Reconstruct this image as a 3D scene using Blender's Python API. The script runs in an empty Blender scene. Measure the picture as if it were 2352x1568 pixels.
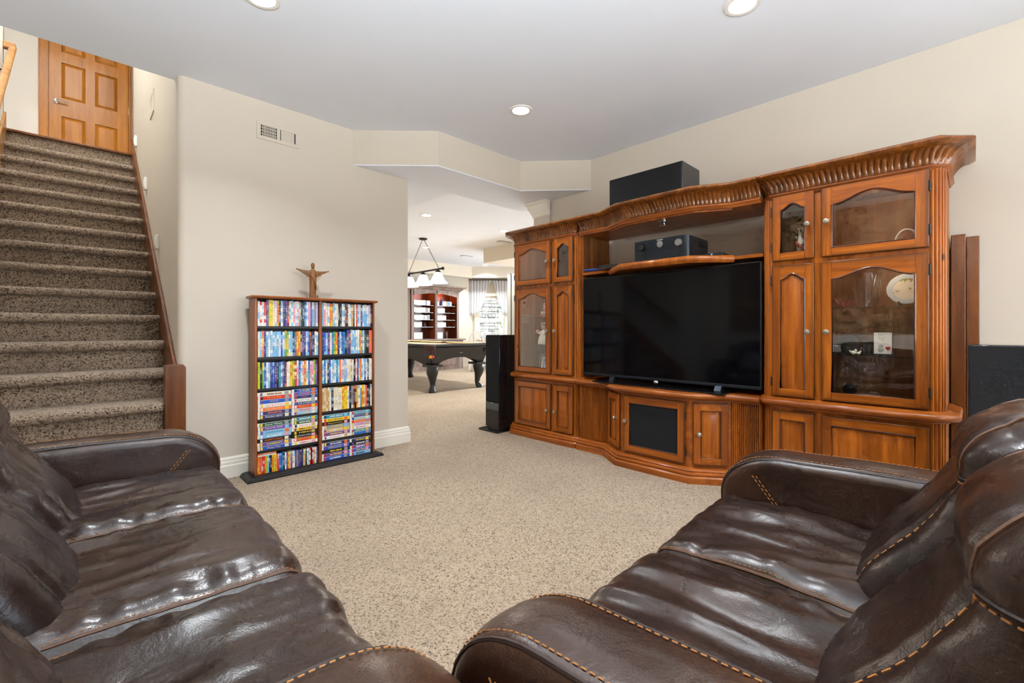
import bpy, bmesh, math, random
from mathutils import Vector, Matrix, noise
R = random.Random(7)
PI = math.pi
sc = bpy.context.scene
COL = sc.collection

# ------------------------------------------------------------------ camera, world, exposure
FPX, YH, YAW, CAMH = 1032.0, 755.3, 45.785, 1.05
cam = bpy.data.cameras.new('camera'); camo = bpy.data.objects.new('camera', cam); COL.objects.link(camo)
cam.sensor_width = 36.0; cam.lens = 36.0*FPX/2352.0; cam.shift_y = -(784.0-YH)/2352.0
cam.clip_start = 0.02; cam.clip_end = 200
camo.location = (0, 0, CAMH); camo.rotation_euler = (PI/2, 0, -math.radians(90-YAW))
sc.camera = camo
sc.view_settings.view_transform = 'Standard'; sc.view_settings.look = 'None'
sc.view_settings.gamma = 1.0; sc.view_settings.use_curve_mapping = False
sc.view_settings.exposure = 0.15
cy = sc.cycles
cy.max_bounces = 7; cy.diffuse_bounces = 5; cy.glossy_bounces = 2; cy.use_light_tree = False; cy.use_adaptive_sampling = True; cy.adaptive_threshold = .10; cy.adaptive_min_samples = 12; cy.transparent_max_bounces = 10
cy.transmission_bounces = 6; cy.sample_clamp_indirect = 6.0; cy.use_denoising = True
cy.caustics_reflective = False; cy.caustics_refractive = False
world = bpy.data.worlds.new('daylight'); sc.world = world; world.use_nodes = True
_bg = world.node_tree.nodes['Background']
_sky = world.node_tree.nodes.new('ShaderNodeTexSky'); _sky.sky_type = 'HOSEK_WILKIE'; _sky.turbidity = 4.0
_sky.sun_direction = Vector((-0.4, -0.5, 0.75)).normalized()
world.node_tree.links.new(_sky.outputs[0], _bg.inputs[0]); _bg.inputs[1].default_value = 12.0

LAMP_W = 12.0        # watts of each recessed ceiling lamp
def area(name, loc, rot, sx, sy, power, color, parent=None, shape='RECTANGLE'):
    l = bpy.data.lights.new(name, 'AREA'); l.shape = shape; l.size = sx
    if shape in ('RECTANGLE', 'ELLIPSE'): l.size_y = sy
    l.energy = power; l.color = color
    if shape == 'DISK': l.spread = math.radians(125)      # recessed can: the beam is cut off at the sides
    o = bpy.data.objects.new(name, l); COL.objects.link(o); o.location = loc; o.rotation_euler = rot
    if parent: o.parent = parent
    return o
# added area light for daylight upstairs, falling down the stairwell
area('upstairs_added_daylight', (-0.02, 5.2, 5.42), (0, 0, 0), 0.9, 2.6, 85, (0.88, 0.94, 1.0))
# added area light brightening the far room, out of view to the right
area('far_room_added_fill', (9.3, 5.6, 1.5), (0, math.radians(90), 0), 2.0, 2.6, 330, (0.84, 0.93, 1.0))
# added fill light, set in an added window behind the sofas
area('rear_added_fill', (1.5, -2.40, 1.55), (math.radians(90), 0, 0), 2.4, 1.3, 62, (0.90, 0.96, 1.0))
# added fill light, set in an added unseen window of the right wall
area('right_added_fill', (3.62, -1.45, 1.55), (0, math.radians(90), 0), 1.3, 1.5, 20, (0.90, 0.95, 1.0))
sun = bpy.data.lights.new('sun', 'SUN'); sun.energy = 9.0; sun.angle = math.radians(2); sun.color = (1, .96, .9)
suno = bpy.data.objects.new('sun', sun); COL.objects.link(suno); suno.rotation_euler = (math.radians(30), 0, -math.radians(90-YAW))

# ------------------------------------------------------------------ helpers
def V(*a): return Vector(a)
class MB:
    def __init__(s): s.v = []; s.f = []
    def add(s, vs, fs, M=None):
        b = len(s.v)
        for p in vs:
            p = Vector(p); s.v.append(tuple(M @ p) if M else tuple(p))
        for f in fs: s.f.append(tuple(b+i for i in f))
        return s
    def box(s, x0, x1, y0, y1, z0, z1, M=None):
        return s.add([(x0,y0,z0),(x1,y0,z0),(x1,y1,z0),(x0,y1,z0),(x0,y0,z1),(x1,y0,z1),(x1,y1,z1),(x0,y1,z1)],
              [(0,3,2,1),(4,5,6,7),(0,1,5,4),(1,2,6,5),(2,3,7,6),(3,0,4,7)], M)
    def prism(s, poly, a0, a1, axis='z', M=None):
        n = len(poly); vs = []
        for a in (a0, a1):
            for p in poly:
                vs.append({'z': (p[0],p[1],a), 'x': (a,p[0],p[1]), 'y': (p[0],a,p[1])}[axis])
        fs = [tuple(range(n))[::-1], tuple(range(n, 2*n))]+[(i,(i+1)%n,n+(i+1)%n,n+i) for i in range(n)]
        return s.add(vs, fs, M)
    def lathe(s, prof, c=(0,0,0), n=20, M=None, caps=True):
        vs = []; fs = []; m = len(prof)
        for r, z in prof:
            for k in range(n):
                t = 2*PI*k/n; vs.append((c[0]+r*math.cos(t), c[1]+r*math.sin(t), c[2]+z))
        for i in range(m-1):
            for k in range(n):
                fs.append((i*n+k, i*n+(k+1)%n, (i+1)*n+(k+1)%n, (i+1)*n+k))
        if caps:
            fs.append(tuple(range(n))[::-1]); fs.append(tuple(range((m-1)*n, m*n)))
        return s.add(vs, fs, M)
    def tube(s, pts, r, n=6, closed=False, M=None):
        P = [Vector(p) for p in pts]; m = len(P); vs = []; fs = []
        rr = r if isinstance(r, (list, tuple)) else [r]*m
        up = None
        for i, p in enumerate(P):
            a = P[(i-1) % m] if (closed or i > 0) else P[i]
            b = P[(i+1) % m] if (closed or i < m-1) else P[i]
            d = (b-a)
            d = d.normalized() if d.length > 1e-9 else Vector((0,0,1))
            if up is None:
                up = Vector((0,0,1)) if abs(d.z) < .9 else Vector((1,0,0))
            x = up.cross(d)
            if x.length < 1e-6: x = Vector((1,0,0)).cross(d)
            x.normalize(); y = d.cross(x); up = y
            for k in range(n):
                t = 2*PI*k/n; vs.append(p+x*(rr[i]*math.cos(t))+y*(rr[i]*math.sin(t)))
        for i in range(m if closed else m-1):
            j = (i+1) % m
            for k in range(n): fs.append((i*n+k, i*n+(k+1)%n, j*n+(k+1)%n, j*n+k))
        if not closed:
            fs.append(tuple(range(n))[::-1]); fs.append(tuple(range((m-1)*n, m*n)))
        return s.add(vs, fs, M)
    def sphere(s, c, rx, ry=None, rz=None, nu=14, nv=9, M=None):
        ry = ry or rx; rz = rz or rx; vs = []; fs = []
        for i in range(nv+1):
            a = PI*i/nv-PI/2
            for k in range(nu):
                t = 2*PI*k/nu; vs.append((c[0]+rx*math.cos(a)*math.cos(t), c[1]+ry*math.cos(a)*math.sin(t), c[2]+rz*math.sin(a)))
        for i in range(nv):
            for k in range(nu): fs.append((i*nu+k, i*nu+(k+1)%nu, (i+1)*nu+(k+1)%nu, (i+1)*nu+k))
        return s.add(vs, fs, M)
    def sweep(s, prof, path, side=1, mod=None, step=None, M=None):
        """prof: (out, z) points; path: xy polyline; out = to the left of travel * side"""
        P = [Vector((p[0], p[1])) for p in path]
        nrm = []
        for i in range(len(P)):
            d1 = (P[i]-P[i-1]).normalized() if i > 0 else None
            d2 = (P[i+1]-P[i]).normalized() if i < len(P)-1 else None
            d1 = d1 or d2; d2 = d2 or d1
            n1 = Vector((-d1.y, d1.x))*side; n2 = Vector((-d2.y, d2.x))*side
            m = (n1+n2).normalized(); m /= max(.4, m.dot(n1)); nrm.append(m)
        Q = []; dist = 0
        for i in range(len(P)-1):
            L = (P[i+1]-P[i]).length; k = max(1, int(round(L/step))) if step else 1
            for j in range(k): Q.append((P[i].lerp(P[i+1], j/k), nrm[i].lerp(nrm[i+1], j/k), dist+L*j/k))
            dist += L
        Q.append((P[-1], nrm[-1], dist))
        vs = []; fs = []; m = len(prof)
        for q, n, dd in Q:
            for pi_, pt in enumerate(prof):
                o = pt[0]+(mod(pi_, dd) if mod else 0)
                vs.append((q.x+n.x*o, q.y+n.y*o, pt[1]))
        for i in range(len(Q)-1):
            for k in range(m-1): fs.append((i*m+k, (i+1)*m+k, (i+1)*m+k+1, i*m+k+1))
        fs.append(tuple(range(m))); fs.append(tuple(range((len(Q)-1)*m, len(Q)*m))[::-1])
        return s.add(vs, fs, M)
    def rbox(s, c, h, r, n, fn=None, M=None):
        keys = {}; vs = []; fs = []
        def P(a, b, e):
            k = (round(a,5), round(b,5), round(e,5))
            if k in keys: return keys[k]
            p = Vector((a*h[0], b*h[1], e*h[2]))
            q = Vector([max(-(h[i]-r), min(h[i]-r, p[i])) for i in range(3)])
            d = p-q
            if d.length > 1e-9: p = q+d.normalized()*r
            if fn: p = fn(p, (a, b, e))
            keys[k] = len(vs); vs.append((p[0]+c[0], p[1]+c[1], p[2]+c[2])); return keys[k]
        def G(n1, n2, f):
            for i in range(n1):
                for j in range(n2):
                    a0, a1 = -1+2*i/n1, -1+2*(i+1)/n1; b0, b1 = -1+2*j/n2, -1+2*(j+1)/n2
                    fs.append((f(a0,b0), f(a1,b0), f(a1,b1), f(a0,b1)))
        nx, ny, nz = n
        for t in (-1, 1):
            G(nx, ny, lambda a, b: P(a, b, t)); G(nx, nz, lambda a, b: P(a, t, b)); G(ny, nz, lambda a, b: P(t, a, b))
        return s.add(vs, fs, M)
    def xf(s, M): s.v = [tuple(M @ Vector(p)) for p in s.v]; return s
    def mesh(s, name, smooth=35):
        me = bpy.data.meshes.new(name); me.from_pydata(s.v, [], s.f)
        bm = bmesh.new(); bm.from_mesh(me); bmesh.ops.recalc_face_normals(bm, faces=bm.faces); bm.to_mesh(me); bm.free()
        if smooth:
            me.shade_smooth(); me.set_sharp_from_angle(angle=math.radians(smooth))
        return me
    def build(s, name, mat, parent=None, smooth=35, bevel=0, sub=0, label=None, kind=None):
        me = s.mesh(name, smooth); o = bpy.data.objects.new(name, me); COL.objects.link(o)
        for m in (mat if isinstance(mat, (list, tuple)) else [mat]): me.materials.append(m)
        if parent: o.parent = parent
        if bevel:
            b = o.modifiers.new('bevel', 'BEVEL'); b.width = bevel; b.segments = 2; b.limit_method = 'ANGLE'; b.angle_limit = .6
        if label: o['label'] = label
        if kind: o['kind'] = kind
        return o
def tag(o, label=None, cat=None, group=None, kind=None):
    for k, v in (('label', label), ('category', cat), ('group', group), ('kind', kind)):
        if v: o[k] = v
    return o
def thing(name, label, cat, loc=(0,0,0), rz=0, group=None):
    o = bpy.data.objects.new(name, None); COL.objects.link(o); o.location = loc; o.rotation_euler = (0, 0, rz)
    o.empty_display_size = .05
    return tag(o, label, cat, group)
def dup(root, loc=None, rz=None, parent=None):
    c = root.copy(); COL.objects.link(c); c.parent = parent
    if loc is not None: c.location = loc
    if rz is not None: c.rotation_euler = (0, 0, rz)
    for ch in root.children: dup(ch, parent=c)
    return c
def struct(name, mb, mat, smooth=0, parent=None, bevel=0):
    o = mb.build(name, mat, parent, smooth=smooth, bevel=bevel); o['kind'] = 'structure'; return o
def setloc(o, loc): o.location = loc; return o
ORD = ['zeroth','first','second','third','fourth','fifth','sixth','seventh','eighth','ninth','tenth','eleventh','twelfth','thirteenth','fourteenth','fifteenth','sixteenth','seventeenth','eighteenth','nineteenth']
def ordn(k):
    if k < 20: return ORD[k]
    t, u = divmod(k, 10); T = {2: 'twent', 3: 'thirt', 4: 'fort'}[t]
    return T+'ieth' if u == 0 else T+'y-'+ORD[u]
_fc = {}
def text_mesh(txt, width, height, name='lettering'):
    """flat lettering in the XZ plane, centred, fitted into width x height"""
    key = (txt, round(width,4), round(height,4))
    if key in _fc: return _fc[key]
    cu = bpy.data.curves.new('t', 'FONT'); cu.body = txt; cu.resolution_u = 2; cu.align_x = 'CENTER'
    ob = bpy.data.objects.new('t', cu); COL.objects.link(ob)
    me = bpy.data.meshes.new_from_object(ob); bpy.data.objects.remove(ob); bpy.data.curves.remove(cu)
    xs = [v.co.x for v in me.vertices]; ys = [v.co.y for v in me.vertices]
    s1 = width/(max(xs)-min(xs)); s2 = height/(max(ys)-min(ys)); s1 = min(s1, s2*1.15); s2 = min(s2, s1*1.6)
    cx, cz = (max(xs)+min(xs))/2, (max(ys)+min(ys))/2
    for v in me.vertices: v.co = ((v.co.x-cx)*s1, 0, (v.co.y-cz)*s2)
    me.name = name; _fc[key] = me
    return me
def text(txt, width, height, mat, parent, M, name='lettering'):
    me = text_mesh(txt, width, height).copy(); me.transform(M)
    me.materials.clear(); me.materials.append(mat)
    o = bpy.data.objects.new(name, me); COL.objects.link(o); o.parent = parent; return o

# ------------------------------------------------------------------ materials
def srgb(r, g, b):
    f = lambda c: (c/255/12.92) if c/255 <= .04045 else ((c/255+.055)/1.055)**2.4
    return (f(r), f(g), f(b), 1)
class N:
    def __init__(s, name):
        s.m = bpy.data.materials.new(name); s.m.use_nodes = True; s.t = s.m.node_tree
        s.b = s.t.nodes['Principled BSDF']; s.out = s.t.nodes['Material Output']
    def n(s, typ, **kw):
        x = s.t.nodes.new(typ)
        for k, v in kw.items():
            if k.startswith('i_'):
                key = k[2:]; key = int(key) if key.isdigit() else key.replace('_', ' ')
                x.inputs[key].default_value = v
            else: setattr(x, k, v)
        return x
    def l(s, a, b): s.t.links.new(a, b)
    def coord(s, scale=(1,1,1), kind='Object', rnd=0):
        tc = s.n('ShaderNodeTexCoord'); mp = s.n('ShaderNodeMapping'); mp.inputs['Scale'].default_value = scale
        src = tc.outputs[kind]
        if rnd:
            oi = s.n('ShaderNodeObjectInfo'); m = s.n('ShaderNodeMath', operation='MULTIPLY'); m.inputs[1].default_value = rnd
            s.l(oi.outputs['Random'], m.inputs[0]); va = s.n('ShaderNodeVectorMath', operation='ADD')
            s.l(src, va.inputs[0]); s.l(m.outputs[0], va.inputs[1]); src = va.outputs[0]
        s.l(src, mp.inputs[0]); return mp.outputs[0]
    def ramp(s, fac, stops, interp='LINEAR'):
        r = s.n('ShaderNodeValToRGB'); r.color_ramp.interpolation = interp; e = r.color_ramp.elements
        while len(e) > len(stops): e.remove(e[-1])
        while len(e) < len(stops): e.new(.5)
        for i, (p, c) in enumerate(stops): e[i].position = p; e[i].color = c if len(c) == 4 else (*c, 1)
        s.l(fac, r.inputs[0]); return r.outputs[0]
    def mix(s, a, b, fac, blend='MIX'):
        m = s.n('ShaderNodeMix', data_type='RGBA', blend_type=blend)
        for k, v in ((0, fac), (6, a), (7, b)):
            if hasattr(v, 'is_linked') or hasattr(v, 'node'): s.l(v, m.inputs[k])
            else: m.inputs[k].default_value = v
        return m.outputs[2]
    def noise(s, vec, scale, detail=4, rough=.5, dist=0):
        x = s.n('ShaderNodeTexNoise'); x.inputs['Scale'].default_value = scale; x.inputs['Detail'].default_value = detail
        x.inputs['Roughness'].default_value = rough; x.inputs['Distortion'].default_value = dist
        s.l(vec, x.inputs['Vector']); return x.outputs['Fac']
    def bump(s, h, strength=.2, dist=.01):
        b = s.n('ShaderNodeBump'); b.inputs['Strength'].default_value = strength; b.inputs['Distance'].default_value = dist
        s.l(h, b.inputs['Height']); s.l(b.outputs[0], s.b.inputs['Normal']); return b
    def set(s, **kw):
        for k, v in kw.items():
            k = k.replace('_', ' ')
            if hasattr(v, 'is_linked') and hasattr(v, 'node'): s.l(v, s.b.inputs[k])
            else: s.b.inputs[k].default_value = v
        return s
def plain(name, col, rough=.5, metal=0, coat=0, spec=.5, emit=None, es=0):
    x = N(name); x.set(Base_Color=col, Roughness=rough, Metallic=metal, Coat_Weight=coat, Specular_IOR_Level=spec)
    if emit: x.set(Emission_Color=emit, Emission_Strength=es)
    return x.m
def paint(name, col, scale=160, strength=.06):
    x = N(name); c = x.coord(); n2 = x.noise(c, 2.5, 1)
    x.set(Base_Color=x.mix(col, tuple(v*.95 for v in col[:3])+(1,), n2), Roughness=.85, Specular_IOR_Level=.2); return x.m
def wood(name, light, dark, grain=(26, 26, 1.6), rough=.30, coat=.14, knots=True, spec=.35, burnish=False):
    x = N(name); c = x.coord(grain, rnd=9.0); c1 = x.coord(tuple(g*.35 for g in grain), rnd=5.0)
    g = x.noise(c, 1.0, 3, .6, .6); big = x.noise(c1, .8, 1, .5, .8); fine = x.noise(c, 6.0, 1, .6)
    col = x.ramp(g, [(.25, dark), (.5, tuple((a+b)/2 for a, b in zip(light[:3], dark[:3]))+(1,)), (.7, light)])
    col = x.mix(col, tuple(v*.62 for v in dark[:3])+(1,), x.ramp(big, [(.5, (0,0,0,1)), (.8, (.75,.75,.75,1))]))
    col = x.mix(col, tuple(v*.5 for v in dark[:3])+(1,), x.ramp(fine, [(.58, (0,0,0,1)), (.75, (.4,.4,.4,1))]))
    if knots:
        ck = x.coord((5, 5, 3.2), rnd=3.0); vo = x.n('ShaderNodeTexVoronoi'); vo.inputs['Scale'].default_value = 1.0; x.l(ck, vo.inputs['Vector'])
        col = x.mix(col, (.035, .010, .004, 1), x.ramp(vo.outputs['Distance'], [(.03, (1,1,1,1)), (.085, (0,0,0,1))]))
    if burnish:                       # antique glaze rubbed into the outer edges of each door
        tc = x.n('ShaderNodeTexCoord'); sp = x.n('ShaderNodeSeparateXYZ'); x.l(tc.outputs['Generated'], sp.inputs[0]); ds = []
        for k_, sc_ in ((1, 1.0), (2, 1.5)):
            pp_ = x.n('ShaderNodeMath', operation='PINGPONG'); pp_.inputs[1].default_value = .5; x.l(sp.outputs[k_], pp_.inputs[0])
            mm = x.n('ShaderNodeMath', operation='MULTIPLY'); mm.inputs[1].default_value = sc_; x.l(pp_.outputs[0], mm.inputs[0]); ds.append(mm.outputs[0])
        mn = x.n('ShaderNodeMath', operation='MINIMUM'); x.l(ds[0], mn.inputs[0]); x.l(ds[1], mn.inputs[1])
        ad = x.n('ShaderNodeMath', operation='MULTIPLY_ADD'); ad.inputs[1].default_value = .05; x.l(big, ad.inputs[0]); x.l(mn.outputs[0], ad.inputs[2])
        col = x.mix(col, (.06, .018, .004, 1), x.ramp(ad.outputs[0], [(.028, (.85,.85,.85,1)), (.062, (.22,.22,.22,1)), (.11, (0,0,0,1))]))
    x.set(Base_Color=col, Roughness=rough, Coat_Weight=coat, Coat_Roughness=.12, Specular_IOR_Level=spec)
    return x.m
def glass(name, tint=(1,1,1,1), refl=1.0, rough=0.0, f0=.05):
    x = N(name); tr = x.n('ShaderNodeBsdfTransparent'); tr.inputs[0].default_value = tint
    gl = x.n('ShaderNodeBsdfGlossy'); gl.inputs['Roughness'].default_value = rough; gl.inputs[0].default_value = (refl, refl, refl, 1)
    ge = x.n('ShaderNodeNewGeometry'); dt = x.n('ShaderNodeVectorMath', operation='DOT_PRODUCT'); x.l(ge.outputs['Incoming'], dt.inputs[0]); x.l(ge.outputs['Normal'], dt.inputs[1])
    ab = x.n('ShaderNodeMath', operation='ABSOLUTE'); x.l(dt.outputs['Value'], ab.inputs[0])
    iv = x.n('ShaderNodeMath', operation='SUBTRACT'); iv.inputs[0].default_value = 1; x.l(ab.outputs[0], iv.inputs[1])
    pw = x.n('ShaderNodeMath', operation='POWER'); pw.inputs[1].default_value = 5; x.l(iv.outputs[0], pw.inputs[0])
    m = x.n('ShaderNodeMath', operation='MULTIPLY_ADD'); m.inputs[1].default_value = .91; m.inputs[2].default_value = f0; x.l(pw.outputs[0], m.inputs[0])
    mx = x.n('ShaderNodeMixShader')
    x.l(m.outputs[0], mx.inputs[0]); x.l(tr.outputs[0], mx.inputs[1]); x.l(gl.outputs[0], mx.inputs[2])
    x.l(mx.outputs[0], x.out.inputs[0]); return x.m
def carpet(name, light, mid, dark, scale=210, bumps=.9):
    x = N(name); c = x.coord()
    vo = x.n('ShaderNodeTexVoronoi'); vo.inputs['Scale'].default_value = scale; x.l(c, vo.inputs['Vector'])
    wn = x.n('ShaderNodeTexWhiteNoise'); x.l(vo.outputs['Color'], wn.inputs['Vector'])
    col = x.ramp(wn.outputs['Value'], [(.0, dark), (.20, mid), (.48, light), (.8, light), (1, tuple(v*.85 for v in mid[:3])+(1,))])
    n2 = x.noise(c, 1.6, 1); n3 = x.noise(c, 30, 2)
    col = x.mix(col, tuple(v*.72 for v in mid[:3])+(1,), x.ramp(n2, [(.45, (0,0,0,1)), (.75, (.35,.35,.35,1))]))
    col = x.mix(col, dark, x.ramp(n3, [(.58, (0,0,0,1)), (.8, (.4,.4,.4,1))]))
    x.set(Base_Color=col, Roughness=1.0, Specular_IOR_Level=.05, Sheen_Weight=.15)
    h = x.n('ShaderNodeMath', operation='SUBTRACT'); h.inputs[0].default_value = 1; x.l(vo.outputs['Distance'], h.inputs[1])
    h2 = x.n('ShaderNodeMath', operation='ADD'); x.l(h.outputs[0], h2.inputs[0]); x.l(n3, h2.inputs[1])
    x.bump(h2.outputs[0], bumps, .006); return x.m
def leather(name, a, b, worn, rough=.33):
    x = N(name); c = x.coord(rnd=4.0)
    n1 = x.noise(c, 3.2, 2, .6, .5); n2 = x.noise(c, 11, 3, .55, .3); n3 = x.noise(c, 1.4, 1)
    col = x.mix(x.ramp(n1, [(.3, a), (.7, b)]), worn, x.ramp(n3, [(.5, (0,0,0,1)), (.78, (.55,.55,.55,1))]))
    cs = x.coord((1,1,1), rnd=2.0); sn = x.noise(cs, 26, 1, .5, 2.2)
    scr = x.ramp(sn, [(.496, (0,0,0,1)), (.5, (1,1,1,1)), (.504, (0,0,0,1))]); msk = x.ramp(x.noise(c, 5, 1), [(.58, (0,0,0,1)), (.72, (.5,.5,.5,1))])
    col = x.mix(col, (.21, .115, .055, 1), x.mix((0,0,0,1), scr, msk))
    vo = x.n('ShaderNodeTexVoronoi'); vo.inputs['Scale'].default_value = 260; x.l(c, vo.inputs['Vector'])
    hh = x.n('ShaderNodeMath', operation='MULTIPLY_ADD'); hh.inputs[1].default_value = .05; x.l(vo.outputs['Distance'], hh.inputs[0]); x.l(n2, hh.inputs[2])
    r = x.n('ShaderNodeMapRange'); r.inputs[3].default_value = rough-.08; r.inputs[4].default_value = rough+.14; x.l(n2, r.inputs[0])
    x.set(Base_Color=col, Roughness=r.outputs[0], Specular_IOR_Level=.46, Coat_Weight=.05, Coat_Roughness=.25)
    x.bump(hh.outputs[0], .30, .012); return x.m
def spine(name, base, ink, alt):
    """printed spine: base colour, a run of letter-like ink marks, coloured end blocks"""
    x = N(name); tc = x.n('ShaderNodeTexCoord'); sp = x.n('ShaderNodeSeparateXYZ'); x.l(tc.outputs['Generated'], sp.inputs[0])
    oi = x.n('ShaderNodeObjectInfo'); cb = x.n('ShaderNodeCombineXYZ')
    m = x.n('ShaderNodeMath', operation='MULTIPLY'); m.inputs[1].default_value = 91.0; x.l(oi.outputs['Random'], m.inputs[0])
    x.l(sp.outputs[2], cb.inputs[2]); x.l(m.outputs[0], cb.inputs[0])
    blk = x.n('ShaderNodeTexWhiteNoise'); sc_ = x.n('ShaderNodeVectorMath', operation='MULTIPLY'); sc_.inputs[1].default_value = (1, 1, 7)
    fl = x.n('ShaderNodeVectorMath', operation='FLOOR'); x.l(cb.outputs[0], sc_.inputs[0]); x.l(sc_.outputs[0], fl.inputs[0]); x.l(fl.outputs[0], blk.inputs['Vector'])
    sm = x.noise(cb.outputs[0], 3.0, 2)
    col = x.mix(base, alt, x.ramp(blk.outputs['Value'], [(.70, (0,0,0,1)), (.72, (.85,.85,.85,1))]))
    col = x.mix(col, tuple(v*.55 for v in base[:3])+(1,), x.ramp(sm, [(.5, (0,0,0,1)), (.75, (.6,.6,.6,1))]))
    cb2 = x.n('ShaderNodeCombineXYZ'); x.l(sp.outputs[0], cb2.inputs[0]); x.l(sp.outputs[2], cb2.inputs[2]); x.l(m.outputs[0], cb2.inputs[1])
    s2 = x.n('ShaderNodeVectorMath', operation='MULTIPLY'); s2.inputs[1].default_value = (2.2, 1, 34); x.l(cb2.outputs[0], s2.inputs[0])
    tn = x.noise(s2.outputs[0], 1.0, 3, .7)
    tm = x.ramp(tn, [(.55, (0,0,0,1)), (.58, (.85,.85,.85,1))])
    cx = x.ramp(sp.outputs[0], [(.20, (0,0,0,1)), (.24, (1,1,1,1)), (.74, (1,1,1,1)), (.78, (0,0,0,1))])
    cz = x.ramp(sp.outputs[2], [(.22, (0,0,0,1)), (.24, (1,1,1,1)), (.80, (1,1,1,1)), (.82, (0,0,0,1))])
    col = x.mix(col, ink, x.mix((0,0,0,1), tm, x.mix((0,0,0,1), cx, cz)))
    x.set(Base_Color=col, Roughness=.35, Specular_IOR_Level=.4); return x.m

M = {}
M['wall'] = paint('wall_paint', srgb(214, 204, 189)); M['ceil'] = paint('ceiling_paint', srgb(238, 244, 254), 220, .03)
M['trim'] = plain('trim_white', srgb(236, 231, 218), .4); M['white'] = plain('white_plastic', srgb(238, 236, 230), .4)
M['hallwhite'] = paint('hall_white', srgb(243, 239, 230))
M['carpet'] = carpet('beige_carpet', srgb(180, 160, 136), srgb(156, 134, 111), srgb(90, 76, 66), 165)
M['stair'] = carpet('shaded_stair_carpet', srgb(166, 147, 126), srgb(128, 108, 92), srgb(58, 47, 42), 150)  # floor carpet tones darkened to hold the shade of the stairwell
M['pine'] = wood('honey_pine', srgb(190, 106, 26), srgb(122, 56, 10)); M['pineh'] = wood('honey_pine_rail', srgb(190, 106, 26), srgb(122, 56, 10), (26, 1.6, 26))
M['pined'] = wood('dark_pine', srgb(176, 98, 34), srgb(122, 58, 16), (20, 1.6, 20), knots=False)
M['pinec'] = wood('cornice_pine', srgb(150, 88, 32), srgb(96, 50, 16), (20, 20, 3), rough=.25, coat=.5, knots=False)
M['pinedoor'] = wood('burnished_pine', srgb(190, 106, 26), srgb(122, 56, 10), burnish=True); M['pinedoorh'] = wood('burnished_pine_rail', srgb(190, 106, 26), srgb(122, 56, 10), (26, 1.6, 26), burnish=True)
M['glaze'] = plain('dark_glaze', srgb(78, 34, 10), .3, coat=.3)
M['inside'] = wood('cabinet_inside', srgb(170, 112, 62), srgb(126, 74, 36), (14, 14, 1.2), rough=.5, coat=0, knots=False)
M['cherry'] = wood('cherry_laminate', srgb(160, 92, 44), srgb(132, 70, 32), (40, 40, 2), knots=False, rough=.4, coat=.1)
M['oak'] = wood('oak', srgb(196, 148, 92), srgb(160, 108, 58), (30, 3, 30), knots=False); M['walnut'] = wood('walnut_trim', srgb(128, 74, 30), srgb(86, 44, 16), (26, 26, 2), knots=False)
M['door'] = wood('golden_door', srgb(204, 136, 46), srgb(172, 104, 26), (16, 16, 1.4), knots=False, rough=.32, coat=.08, spec=.25)
M['black'] = plain('black_shelf', srgb(24, 22, 22), .45); M['ebony'] = plain('ebony', srgb(26, 27, 32), .3, coat=.3)
M['gloss'] = plain('gloss_black', (.006, .006, .007, 1), .06, coat=.3); M['cloth'] = plain('speaker_cloth', (.012, .012, .013, 1), .85, spec=.2)
M['screen'] = plain('tv_screen', (.002, .002, .003, 1), .07, spec=.2); M['bezel'] = plain('tv_bezel', (.01, .01, .011, 1), .3)
M['satin'] = plain('brushed_black', srgb(44, 50, 58), .3, metal=.7); M['pewter'] = plain('pewter', srgb(176, 168, 154), .35, metal=.85)
M['chrome'] = plain('chrome', (.8,.8,.8,1), .12, metal=1); M['iron'] = plain('dark_iron', srgb(58, 52, 46), .45, metal=.6); M['steel'] = plain('steel', srgb(150,150,148), .35, metal=.8)
M['glass'] = glass('clear_glass'); M['cabglass'] = glass('cabinet_glass', f0=.09); M['gedge'] = glass('glass_shelf', (.82,.93,.9,1)); M['crystal'] = glass('crystal', (.93,.94,.95,1), 1.0, .05)
M['leather'] = leather('brown_leather', srgb(28, 19, 16), srgb(48, 33, 27), srgb(68, 46, 35), .26)
M['leatherb'] = leather('russet_leather', srgb(38, 23, 16), srgb(58, 36, 25), srgb(82, 51, 33), .30)
M['stitch'] = plain('tan_thread', srgb(168, 112, 58), .7); M['seam'] = plain('seam_dark', srgb(40, 26, 20), .5); M['piping'] = plain('leather_piping', srgb(88, 58, 38), .5)
M['emit'] = plain('lamp_lens', (1,1,1,1), emit=(1, .96, .9, 1), es=14.0); M['paper'] = plain('paper', srgb(240,236,224), .7)
M['ink'] = plain('black_ink', srgb(30,28,28), .7); M['gold'] = plain('gold_ink', srgb(170, 128, 40), .6)
# ------------------------------------------------------------------ the room shell
H, S = 2.74, 2.44                 # ceiling and soffit heights
UW, VW = 3.70, 3.68               # tv wall (u) and bookshelf wall (v)
UL, UR = -0.52, 0.49              # stairwell sides
LZ = 3.09                         # landing height
struct('floor', MB().box(-0.7, 10.2, -2.6, 11.6, -.12, 0), M['carpet'])
c = MB()
c.box(-.7, UW+.15, -2.6, VW, H, H+.3)                         # living area
c.box(UR, 10.2, VW, 3.74, H, H+.3)
c.prism([(2.776, 3.74), (10.2, 3.74), (10.2, 8.1), (7.95, 10.25), (2.776, 10.25)], H, H+.3)
c.box(UL-.2, UR, VW, 3.785, H, H+.3)
struct('ceiling', c, M['ceil'])
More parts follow.
